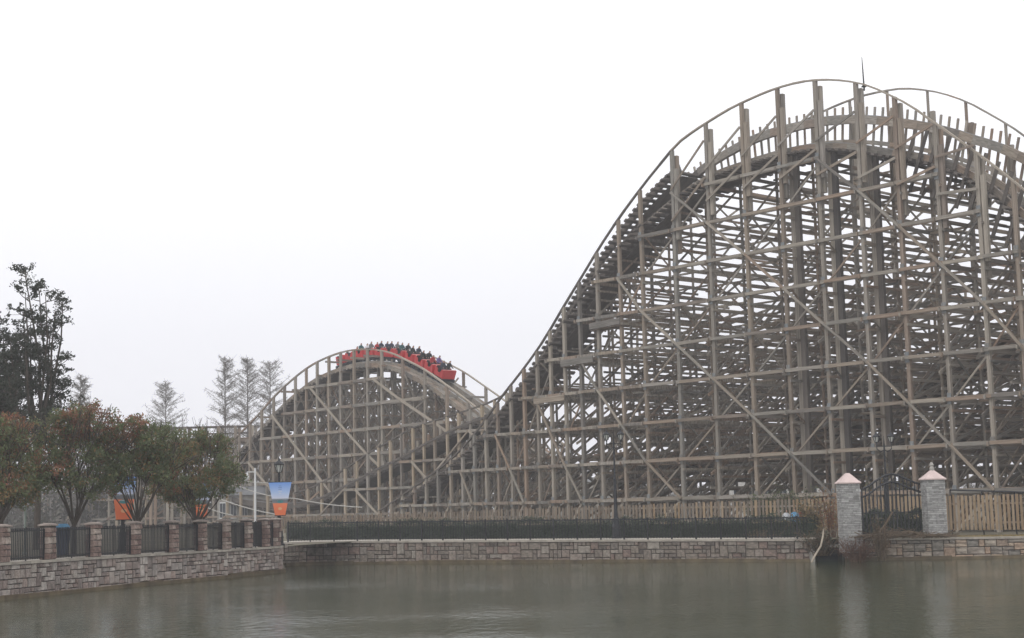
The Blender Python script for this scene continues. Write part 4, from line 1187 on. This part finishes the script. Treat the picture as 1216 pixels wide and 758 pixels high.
M['print_white'] = mat_var('print_white', [(0.75, 0.77, 0.82)], 0.7, noise=3, namt=0.05)
M['print_teal'] = mat_var('print_teal', [(0.08, 0.26, 0.28)], 0.7, noise=3, namt=0.05)
M['print_orange'] = mat_var('print_orange', [(0.75, 0.40, 0.22)], 0.7, noise=3, namt=0.05)
M['print_blue'] = mat_var('print_blue', [(0.10, 0.17, 0.42)], 0.7, noise=3, namt=0.05)
def banner(px, Y, y0, y1, w0, w1, label, rz=0.0, x_off=0.0):
    top, bot = at_depth(px, y0, Y), at_depth(px, y1, Y); H = top.z-bot.z; k = Y/FPX
    root = empty('banner', (top.x, Y, top.z), label, 'banner', 'trapezoid banners on the lamp posts', rz)
    W0, W1 = w0*k/2, w1*k/2
    n = 8; vs = []; fs = []
    for j in range(n+1):
        f = j/n; w = W0+(W1-W0)*f; z = -H*f
        vs += [(-w, -.012, z), (w, -.012, z), (w, .012, z), (-w, .012, z)]
        if j:
            q = 4*j
            for s in range(4): fs.append((q-4+s, q-4+(s+1) % 4, q+(s+1) % 4, q+s))
    fs += [(3, 2, 1, 0), (4*n, 4*n+1, 4*n+2, 4*n+3)]
    o = link_mesh('banner_cloth', mesh_of(vs, fs), [M['banner']], root)
    o.scale = (1, 1, 1)
    def mark(name, mat, cx, cz, w, h, round_=False):
        mb = MB(); pts = []
        if round_:
            pts = [(cx+w/2*math.cos(a_*math.pi/7), -.017, cz+h/2*math.sin(a_*math.pi/7)) for a_ in range(14)]
        else: pts = [(cx-w/2, -.017, cz-h/2), (cx+w/2, -.017, cz-h/2), (cx+w/2, -.017, cz+h/2), (cx-w/2, -.017, cz+h/2)]
        back = [(x, -.0135, z) for x, y, z in pts]; n_ = len(pts)
        mb.add(pts+back, [tuple(range(n_))]+[(i, n_+i, n_+(i+1) % n_, (i+1) % n_) for i in range(n_)])
        mb.build(name, M[mat], root)
    mark('emblem', 'print_teal', 0, -H*.585, W1*1.25, H*.10, True)
    mark('emblem', 'print_white', -W1*.1, -H*.56, W1*.9, H*.018)
    for q, (f, w) in enumerate(((.11, .55), (.16, .7), (.21, .62), (.27, .75), (.33, .5))): mark('print_line', 'print_blue' if q < 3 else 'print_white', 0, -H*f, W1*w, H*.014)
    mark('print_disc', 'print_orange', 0, -H*.80, W1*.8, H*.09, True)
    rod = MB(); rod.tube([(-W0-.04, 0, .02), (W0+.04, 0, .02)], .025, 6); rod.build('top_rod', M['iron'], root)
    rod = MB(); rod.tube([(-W1-.04, 0, -H-.02), (W1+.04, 0, -H-.02)], .025, 6); rod.build('bottom_rod', M['iron'], root)
LQ, _t = at_px(NEAR, 329.5, 0.55)
lamp(331.5, 84.6, 541, False, 'single lantern black lamp post with a full banner at the wall corner')
banner(332.6, 84.25, 573, 612, 27, 12, 'fully visible blue and orange banner hanging on the corner lamp post')
lamp(146, 77.0, 520, False, 'black lamp post hidden in the bronze topped round tree')
banner(147.5, 76.5, 566, 617, 30, 18, 'largest banner, half hidden by the limbs of the bronze topped tree', rz=.1)
lamp(236, 82.6, 530, False, 'black lamp post hidden behind the greenest round tree')
banner(239, 82.1, 574, 614, 26, 12, 'banner mostly covered by the greenest round tree', rz=.05)
lamp(731, 90, 503, True, 'black twin lantern lamp post rising behind the hedge railing')
lamp(1053.5, 87.0, 505, True, 'black twin lantern lamp post behind the arched iron gate')

def camera_pole():
    Y = 86.5; d = ray(303, 600); b = Vector((d.x/d.y*Y, Y, 0)); b.z = gz(b.x); H = at_depth(301, 556, Y).z-b.z
    root = empty('camera_pole', b, 'thin white pole with a drooping dome camera beside the pillars', 'camera pole')
    mb = MB(); mb.tube([(0, 0, -.05), (0, 0, H)], [.07, .055], 8); mb.build('pole', M['white_paint'], root)
    mb = MB(); mb.tube([(0, 0, H-.22), (-.45, 0, H-.22), (-.47, 0, H-.3)], .03, 6); mb.build('arm', M['white_paint'], root)
    mb = MB(); mb.lathe([(.05, -.02), (.10, -.06), (.11, -.2), (.13, -.22), (.12, -.32), (.06, -.42), (.01, -.44)], 10, (-.47, 0, H-.26)); mb.build('dome_camera', M['white_paint'], root)
    mb = MB(); mb.lathe([(.16, -.05), (.16, 0), (.09, .03)], 8); mb.build('base_plate', M['white_paint'], root)
camera_pole()
cables = [((250, 588, 96), (334, 612, 88), .15, 'lowest white rope sagging toward the wall corner'), ((283, 577, 100), (350, 592, 96), .2, 'middle white rope crossing the thin pole'),
          ((350, 592, 96), (430, 602.5, 96), .1, 'white rope running on right of the corner lamp'), ((276, 569, 104), (330, 573.5, 104), .1, 'upper thin white rope across the pole'), ((234, 597, 90), (276, 612, 88), .1, 'short pale rope just above the fence bars')]
for (x0, y0, Y0), (x1, y1, Y1), sag, lab in cables:
    a, b = at_depth(x0, y0, Y0), at_depth(x1, y1, Y1)
    pts = [a.lerp(b, k/10)-Vector((0, 0, sag*4*(k/10)*(1-k/10)))-a for k in range(11)]
    mb = MB(); mb.tube(pts, .034, 5)
    o = mb.build('rope', M['cable']); o.location = a; tag(o, lab, 'rope', 'white ropes strung near the corner lamp')

# ------------------------------------------------------------------ gate, pillars
def gate():
    def pil(px, Y, wpx, eave_py, apex_py, label, finial):
        d = ray(px, 610); b = Vector((d.x/d.y*Y, Y, 0)); b.z = gz(b.x)-(.7 if not finial else .05)
        W = wpx*Y/FPX; H = at_depth(px, eave_py, Y).z-b.z; CH = at_depth(px, apex_py, Y).z-at_depth(px, eave_py, Y).z
        root = empty('gate_pillar', b, label, 'pillar', 'grey slate gate pillars', .06)
        mb = MB(); mb.box((0, 0, H/2), (W-.08, W-.08, H)); mb.build('pillar_core', M['mortar'], root)
        rr = random.Random(int(px)); z = 0; mb = MB()
        while z < H-.02:
            h = min(rr.choice((.07, .09, .11)), H-z)
            for side in range(4):
                x = -W/2
                while x < W/2-.02:
                    w = min(rr.uniform(.15, .45), W/2-x)
                    if W/2-x-w < .1: w = W/2-x
                    pr = rr.uniform(0, .03); c = Vector((x+w/2, -W/2+.03-pr+.04, z+h/2)); mt = Matrix.Rotation(side*math.pi/2, 3, 'Z')
                    mb.box(mt @ c, (w-.012, .09, h-.014), 0, mt); x += w
            z += h
        stuff(mb.build('slate_courses', M['slate'], root))
        cp = MB(); o_ = W/2+.06
        prof = [(o_, H), (o_, H+.07), (o_*.86, H+.12), (o_*.5, H+CH*.62), (o_*.22, H+CH*.93), (.08, H+CH)]
        n = 4; vs = []
        for r_, z_ in prof: vs += [(-r_, -r_, z_), (r_, -r_, z_), (r_, r_, z_), (-r_, r_, z_)]
        fs = [(3, 2, 1, 0)]
        for i in range(len(prof)-1):
            for s in range(4): fs.append((4*i+s, 4*i+(s+1) % 4, 4*i+4+(s+1) % 4, 4*i+4+s))
        fs.append(tuple(range(4*len(prof)-4, 4*len(prof)))); cp.add(vs, fs); cp.build('cap', M['pink_cap'], root)
        if finial:
            mb = MB(); mb.lathe([(.12, H+CH-.03), (.13, H+CH+.1), (.09, H+CH+.2), (.13, H+CH+.28), (.05, H+CH+.42)], 8); mb.build('finial', M['concrete'], root)
        return b
    b0 = pil(1008.5, 80.5, 22.5, 574.5, 562, 'grey slate gate pillar with pale pink cap, footed in the water beside the stick', False)
    b1 = pil(1109.5, 81.5, 22.5, 570, 558.5, 'grey slate gate pillar with finial beside the plain picket fence', True)
    Y = 82.2
    def P(px, py): return at_depth(px, py, Y)
    arch_px = [(1024, 581), (1032, 577), (1040, 571), (1048, 566), (1057, 563), (1066, 564.5), (1076, 569), (1086, 573), (1094, 575.5), (1101, 577)]
    base = P(1062, 632); root = empty('iron_gate', (base.x, Y, gz(base.x)), 'black arched iron gate hung between the two slate pillars', 'gate'); loc = Vector(root.location)
    for dz, nm in ((0, 'arch_rail'), (-.42, 'arch_rail')):
        mb = MB(); mb.tube([P(x, y)+Vector((0, 0, dz)) for x, y in arch_px], .06, 6); mb.build(nm, M['iron'], root, loc)
    arch = Curve([(P(x, y).x, P(x, y).z) for x, y in arch_px])
    xL, xR = P(1024, 600).x, P(1101, 600).x
    for z in (.25, 1.35):
        mb = MB(); mb.box(((xL+xR)/2, Y, gz(base.x)+z), (xR-xL, .05, .06)); mb.build('rail', M['iron'], root, loc)
    n = 17
    for k in range(n+1):
        x = xL+(xR-xL)*k/n; thick = .09 if k in (0, n, n//2+1) else .055
        if k == n: thick = .17
        z0 = gz(base.x)+.08; z1 = arch(x)+(.05 if thick > .05 else -.02)
        if z1-z0 < .3: continue
        o = bpy.data.objects.new('bar' if thick < .05 else 'gate_post', unit('iron')); C.objects.link(o); o.parent = root
        o.matrix_parent_inverse = Matrix.Translation(-loc); o.location = (x, Y+.002*k, (z0+z1)/2); o.scale = (thick, .05, z1-z0)
gate()

# thin dark top railing behind the right picket fence
def back_railing():
    a, b = at_depth(1128, 582, 88.2), at_depth(1330, 588, 80.6)
    root = empty('pipe_railing', (a.x, a.y, gz(a.x)), 'thin dark pipe railing just above the right end of the picket fence', 'railing'); loc = Vector(root.location)
    mb = MB(); mb.tube([a, b], .05, 6); mb.build('top_pipe', M['iron'], root, loc)
    for k in range(6):
        c = a.lerp(b, k/5); mb = MB(); mb.tube([(c.x, c.y, gz(c.x)-.05), (c.x, c.y, c.z)], .04, 6); mb.build('post', M['iron'], root, loc)
back_railing()

# ------------------------------------------------------------------ hedge, shrubs, weeds
def hedge(line, count, label, hh=1.0, seed=5):
    rr = random.Random(seed); mb = MB(); pts = []
    for px, Y in line:
        d = ray(px, 620); pts.append(Vector((d.x/d.y*Y, Y, 0)))
    total = polylen(pts)
    core = MB()
    for i in range(len(pts)-1):
        a, b = pts[i], pts[i+1]; n = inland((b-a).normalized()); v = []
        for q in (a, b):
            for off, z in ((.25, -.05), (.3, .78*hh), (1.0, .78*hh), (1.05, -.05)):
                w = q+n*off; v.append((w.x, w.y, gz(q.x)+z))
        core.add(v, [(0, 1, 2, 3), (7, 6, 5, 4), (0, 4, 5, 1), (1, 5, 6, 2), (3, 2, 6, 7)])
    for _ in range(count):
        c, t = along(pts, rr.uniform(0, total)); n = inland(t)
        top = hh*(.95+.10*math.sin(c.x*.9+1)+.09*math.sin(c.x*2.3)+.07*math.sin(c.x*6.1))
        if rr.random() < .55: off, z = rr.gauss(.16, .09), rr.uniform(.0, top)
        else: off, z = rr.uniform(.1, 1.1), top+rr.gauss(-.03, .11)
        leaf_quads(mb, c+n*off+Vector((0, 0, gz(c.x)+z)), .13, rr)
    q = pts[len(pts)//2]; root = empty('hedge', (q.x, q.y, gz(q.x)), label, 'hedge'); loc = Vector(root.location)
    core.build('hedge_core', M['leaf_hedge'], root, loc); mb.build('foliage', M['leaf_hedge'], root, loc)
hedge(((338, 104), (460, 101.5), (608, 97), (760, 93), (880, 90), (962, 87.6)), 23000, 'long clipped dark green hedge behind the thin railing')
hedge(((1019, 85.3), (1060, 84.6), (1104, 83.8)), 5200, 'short dark hedge filling the lower half of the arched gate', 1.25, 6)
def stems(name, px, py, z_or_Y, h, w, n, mats, label, cat, seed, leaves=0, lsize=.12, depth=.5, group=None, base_z=None, leafmats=None):
    rr = random.Random(seed); Y = z_or_Y; d = ray(px, py); b = Vector((d.x/d.y*Y, Y, 0)); b.z = gz(b.x) if base_z is None else base_z
    root = empty(name, b, label, cat, group); mb, lb = MB(), MB()
    for k in range(n):
        x, y = rr.gauss(0, w*.22), rr.gauss(0, depth*.3); hh = h*rr.uniform(.45, 1.0)
        tx = x+rr.gauss(0, w*.32); p1 = Vector((tx, y+rr.gauss(0, depth*.3), hh))
        p0 = Vector((x*.5, y*.5, -.05)); m_ = p0.lerp(p1, .55)+Vector((rr.gauss(0, .05), 0, .05))
        mb.tube([p0, m_, p1], [.022, .016, .007], 3, cap=False)
        for _ in range(3):
            f = rr.uniform(.4, 1); q = p0.lerp(p1, f); mb.tube([q, q+Vector((rr.gauss(0, .2), rr.gauss(0, .15), rr.uniform(.0, .3)))], [.012, .006], 3, cap=False)
        for _ in range(leaves):
            f = rr.uniform(.25, 1.05); leaf_quads(lb, p0.lerp(p1, f)+Vector((rr.gauss(0, .12), rr.gauss(0, .12), rr.gauss(0, .1))), lsize, rr, rr.randrange(len(leafmats or mats)))
    mb.build('stem', M[mats[0]], root)
    if leaves: lb.build('leaves', [M[x] for x in (leafmats or mats)], root)
stems('dry_weed', 904, 640, 85.6, 1.5, 1.0, 60, ['dry'], 'dark dry weed clump drooping over the far wall', 'weed', 51, 14, .12, base_z=0.15)
stems('dry_weed', 1017, 655, 80.0, 1.4, 1.5, 80, ['dry_red'], 'reddish brown dead bush at the foot of the slate pillar', 'weed', 52, 10, .10, base_z=0.0)
stems('dry_weed', 1046, 640, 79.4, 2.2, 0.9, 46, ['dry'], 'thin dark weed standing before the iron gate', 'weed', 53, 10, .11, base_z=0.1)
stems('dry_weed', 975, 650, 81.3, 1.4, 1.4, 70, ['dry'], 'grey green weed tangle by the outfall left of the pillar', 'weed', 57, 16, .12, base_z=0.35, leafmats=['dry', 'leaf_hedge'])
stems('autumn_shrub', 988, 630, 85.5, 2.7, 1.3, 22, ['dry_red'], 'orange red autumn shrub left of the slate pillar', 'shrub', 54, 26, .13, leafmats=['leaf_orange', 'leaf_orange', 'leaf_bronze'])
stems('autumn_shrub', 963, 630, 88.5, 2.3, 1.5, 46, ['dry'], 'yellow green shrub growing against the picket fence end', 'shrub', 55, 40, .14, leafmats=['straw', 'leaf_hedge', 'leaf_bronze'])
stems('autumn_shrub', 906, 600, 97.5, 2.7, 2.2, 40, ['dry'], 'dark green shrub showing just above the picket fence', 'shrub', 56, 60, .15, leafmats=['leaf_hedge', 'leaf_green'])
stems('autumn_shrub', 942, 600, 96.5, 3.0, 1.6, 40, ['dry'], 'small dark evergreen top over the fence near the gate', 'shrub', 58, 60, .15, leafmats=['leaf_green', 'leaf_hedge'])
stems('garden_shrub', 1068, 600, 101, 4.3, 2.6, 50, ['bark'], 'yellowish green bush seen between timbers behind the gate', 'shrub', 59, 60, .16, leafmats=['leaf_bronze', 'leaf_green', 'straw'])
stems('garden_shrub', 1198, 600, 108, 4.5, 3.2, 50, ['bark'], 'green bush behind the coaster timbers near the right edge', 'shrub', 60, 60, .16, leafmats=['leaf_green', 'leaf_hedge'])
def brush():
    rr = random.Random(9); mb = MB()
    for k in range(260):
        px = rr.uniform(1022, 1130); Y = rr.uniform(79.6, 81.8); d = ray(px, 632); c = Vector((d.x/d.y*Y, Y, 0)); f = 1-abs(px-1070)/75
        c.z = gz(c.x)+abs(rr.gauss(0, .16))*max(.3, f)+.04; an = rr.gauss(0, .6); l = rr.uniform(.4, 1.5)
        u = Vector((math.cos(an), math.sin(an)*.6, rr.gauss(0.05, .22)))*l*.5
        e = c+u; s = c-u; s.z = max(s.z, gz(c.x)+.02); e.z = max(e.z, gz(c.x)+.02)
        mb.tube([s, c+Vector((0, 0, .04)), e], [.022, .018, .008], 4, cap=False)
    stuff(tag(mb.build('brushwood', M['dry']), 'heap of cut dry branches lying before the iron gate', 'brushwood'))
    # a stout cut branch leaning up out of the heap
    a, b = at_depth(1044, 634, 79.9), at_depth(1060, 608, 80.1); mb = MB(); mb.tube([(0, 0, 0), (b-a)*.5+Vector((.02, 0, 0)), b-a], [.055, .05, .04], 7)
    o = mb.build('cut_branch', M['dry']); o.location = a; tag(o, 'stout cut branch leaning up from the brush heap', 'branch')
    a, b = at_depth(963.5, 668.5, 78.8), at_depth(978, 628, 79.4); mid = a.lerp(b, .55)+Vector((.13, 0, -.12)); mb = MB()
    mb.tube([(0, 0, 0), a.lerp(mid, .5)+Vector((-.03, 0, 0))-a, mid-a, mid.lerp(b, .6)+Vector((.03, 0, 0))-a, b-a], [.055, .055, .05, .045, .035], 7)
    o = mb.build('pale_stick', M['pale_wood']); o.location = a; tag(o, 'long pale bent stick propped from the water beside the outfall', 'stick')
    gm = MB()
    for k in range(2600):
        px = rr.uniform(1118, 1330); Y0 = at_px(RIGHT, min(px, 1320), .7)[0].y; Y = rr.uniform(Y0, Y0+2.2); d = ray(px, 632); c = Vector((d.x/d.y*Y, Y, 0)); c.z = gz(c.x)-.02
        t = c+Vector((rr.gauss(0, .07), rr.gauss(0, .05), rr.uniform(.04, .13))); w = Vector((.018, .0, 0)); gm.add([c-w, c+w, t], [(0, 1, 2)])
    stuff(tag(gm.build('dry_grass', M['straw']), 'strip of yellow dry grass along the right wall', 'grass'))
    P_ = [at_px(RIGHT, px, .65)[0] for px in (1118, 1160, 1216, 1320)]
    sheet('grass_verge', 0, 2.4, .006, M['straw'], P_)
brush()
def outfall():
    p0, p1 = at_px([FAR[-1], RIGHT[0]], 967, 0.0)[0], at_px([FAR[-1], RIGHT[0]], 1001, 0.0)[0]
    c = (p0+p1)/2; g = gz(c.x); root = empty('outfall', (c.x, c.y, 0), 'small concrete outfall with a dark opening between the two walls', 'outfall'); loc = Vector(root.location); w = (p1-p0).length+.4
    mb = MB(); mb.box((c.x, c.y+.55, g-.38), (w, 1.5, .12)); mb.build('slab', M['concrete'], root, loc)
    for sx in (-1, 1):
        mb = MB(); mb.box((c.x+sx*w/2, c.y+.4, g/2-.35), (.22, 1.2, g+.3)); mb.build('side_wall', M['concrete'], root, loc)
    mb = MB(); mb.box((c.x, c.y+1.2, g/2-.3), (w, .2, g+.55)); mb.build('back_wall', M['mortar'], root, loc)
    mb = MB(); mb.box((c.x, c.y+.8, .1), (w*.55, .5, .5)); mb.build('pipe_mouth', M['dark_paint'], root, loc)  # solid black block painting the shade inside the outfall opening
outfall()

# ------------------------------------------------------------------ people by the railing, bin, small things behind the near fence
def ground_pt(px, Y):
    d = ray(px, 620); b = Vector((d.x/d.y*Y, Y, 0)); b.z = gz(b.x); return b
person(ground_pt(934, 90.4), Matrix.Rotation(.4, 3, 'Z'), 'white', 'person in a white jacket left of the blue jacket behind the railing', 'stand', .92)
person(ground_pt(944.5, 90.2), Matrix.Rotation(-.3, 3, 'Z'), 'blue', 'person in a light blue jacket standing behind the railing', 'stand', .95)
person(ground_pt(951, 90.5), Matrix.Rotation(.9, 3, 'Z'), 'scarlet', 'person in a red jacket right of the blue jacket behind the railing', 'stand', .94)
def bin_():
    b = ground_pt(75, 72.5); root = empty('litter_bin', b, 'dark blue lidded bin behind the third iron panel', 'bin')
    mb = MB(); mb.taper((0, 0, 0), (.42, .42), (0, 0, 1.25), (.55, .55)); mb.build('bin_body', M['blue_plastic'], root)
    mb = MB(); mb.taper((0, 0, 1.252), (.6, .6), (0, 0, 1.45), (.3, .45)); mb.build('lid', M['cloth_blue'], root)
bin_()
b = ground_pt(30, 74); root = empty('sign_pole', b, 'slim grey green pole at the far left behind the fence', 'pole')
mb = MB(); mb.tube([(0, 0, 0), (0, 0, 3.9)], [.07, .055], 8); mb.build('pole', M['grey_green'], root)
mb = MB(); mb.lathe([(.16, -.03), (.16, .04), (.08, .1)], 8); mb.build('base_plate', M['grey_green'], root)

# ------------------------------------------------------------------ buildings and trees far behind
def building(px0, px1, Y, top_py, depth, label, wins, wall, rz=0.0, roof_h=.6):
    a, b = ground_pt(px0, Y), ground_pt(px1, Y); c = (a+b)/2; W = (b-a).length; H = at_depth((px0+px1)/2, top_py, Y).z-c.z
    root = empty('building', c, label, 'building', None, rz)
    mb = MB(); mb.box((0, depth/2, H/2), (W, depth, H)); mb.build('wall', M[wall], root)
    mb = MB(); mb.taper((0, depth/2, H), (W+.8, depth+.8), (0, depth/2, H+roof_h), (W*.96, depth*.7)); mb.build('roof', M['grey_roof'], root)
    for r_ in range(wins[1]):
        for k in range(wins[0]):
            x = -W/2+W*(k+.5)/wins[0]; z = H*(r_+.55)/wins[1]; w, h = W/wins[0]*.55, H/wins[1]*.5
            f = MB(); f.box((x, -.04, z), (w, .12, h)); fo = f.build('window', M['white_paint'], root)
            for sx in (-1, 1):
                g = MB(); g.box((x+sx*w*.235, -.11, z), (w*.42, .03, h*.86)); g.build('pane', M['glass'], fo)
building(868, 1012, 172, 520, 14, 'pale rendered two storey building seen through the tall hill timbers', (8, 2), 'pale_wall')
building(600, 742, 190, 573, 10, 'low grey building glimpsed under the tall hill near its left leg', (9, 1), 'concrete')
building(258, 336, 176, 588, 7, 'low shed with square windows behind the thin white pole', (6, 1), 'concrete', roof_h=1.0)
def treeline():
    rr = random.Random(77); mb = MB(); lb = MB()
    for k in range(800):
        x = rr.uniform(-110, 110); y = rr.uniform(232, 300) if x > -20 else rr.uniform(200, 300)
        h = rr.uniform(4.0, 7.5) if x > -12 else rr.uniform(6.0, 11.5)
        b = Vector((x, y, gz(x)))
        mb.tube([b, b+Vector((rr.gauss(0, .3), 0, h))], [.16, .03], 3, cap=False)
        for _ in range(26):
            f = rr.uniform(.25, 1); p = b+Vector((0, 0, h*f)); mb.tube([p, p+Vector((rr.gauss(0, .9), rr.gauss(0, .9), rr.uniform(0, 1.1)))], [.05, .025], 3, cap=False)
        for _ in range(44 if x > -20 else 80):
            leaf_quads(lb, b+Vector((rr.gauss(0, 1.6), rr.gauss(0, 1.2), abs(rr.gauss(0, h*.36)))), .7 if x > -20 else .95, rr)
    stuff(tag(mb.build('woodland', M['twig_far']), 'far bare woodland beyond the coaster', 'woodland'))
    stuff(tag(lb.build('undergrowth', M['brush_far']), 'dull grey green undergrowth beneath the far woodland', 'undergrowth'))
treeline()

# ------------------------------------------------------------------ haze
mb = MB(); mb.box((0, 205, 24.5), (560, 440, 53))
hz = mb.build('haze', [])
m = bpy.data.materials.new('haze'); m.use_nodes = True; m.node_tree.nodes.clear()
o_ = m.node_tree.nodes.new('ShaderNodeOutputMaterial'); v_ = m.node_tree.nodes.new('ShaderNodeVolumePrincipled')
v_.inputs['Color'].default_value = (0.97, 0.97, 1.0, 1); v_.inputs['Density'].default_value = 0.00085; v_.inputs['Anisotropy'].default_value = 0.0
m.node_tree.links.new(v_.outputs[0], o_.inputs['Volume'])
hz.data.materials.append(m); stuff(hz)
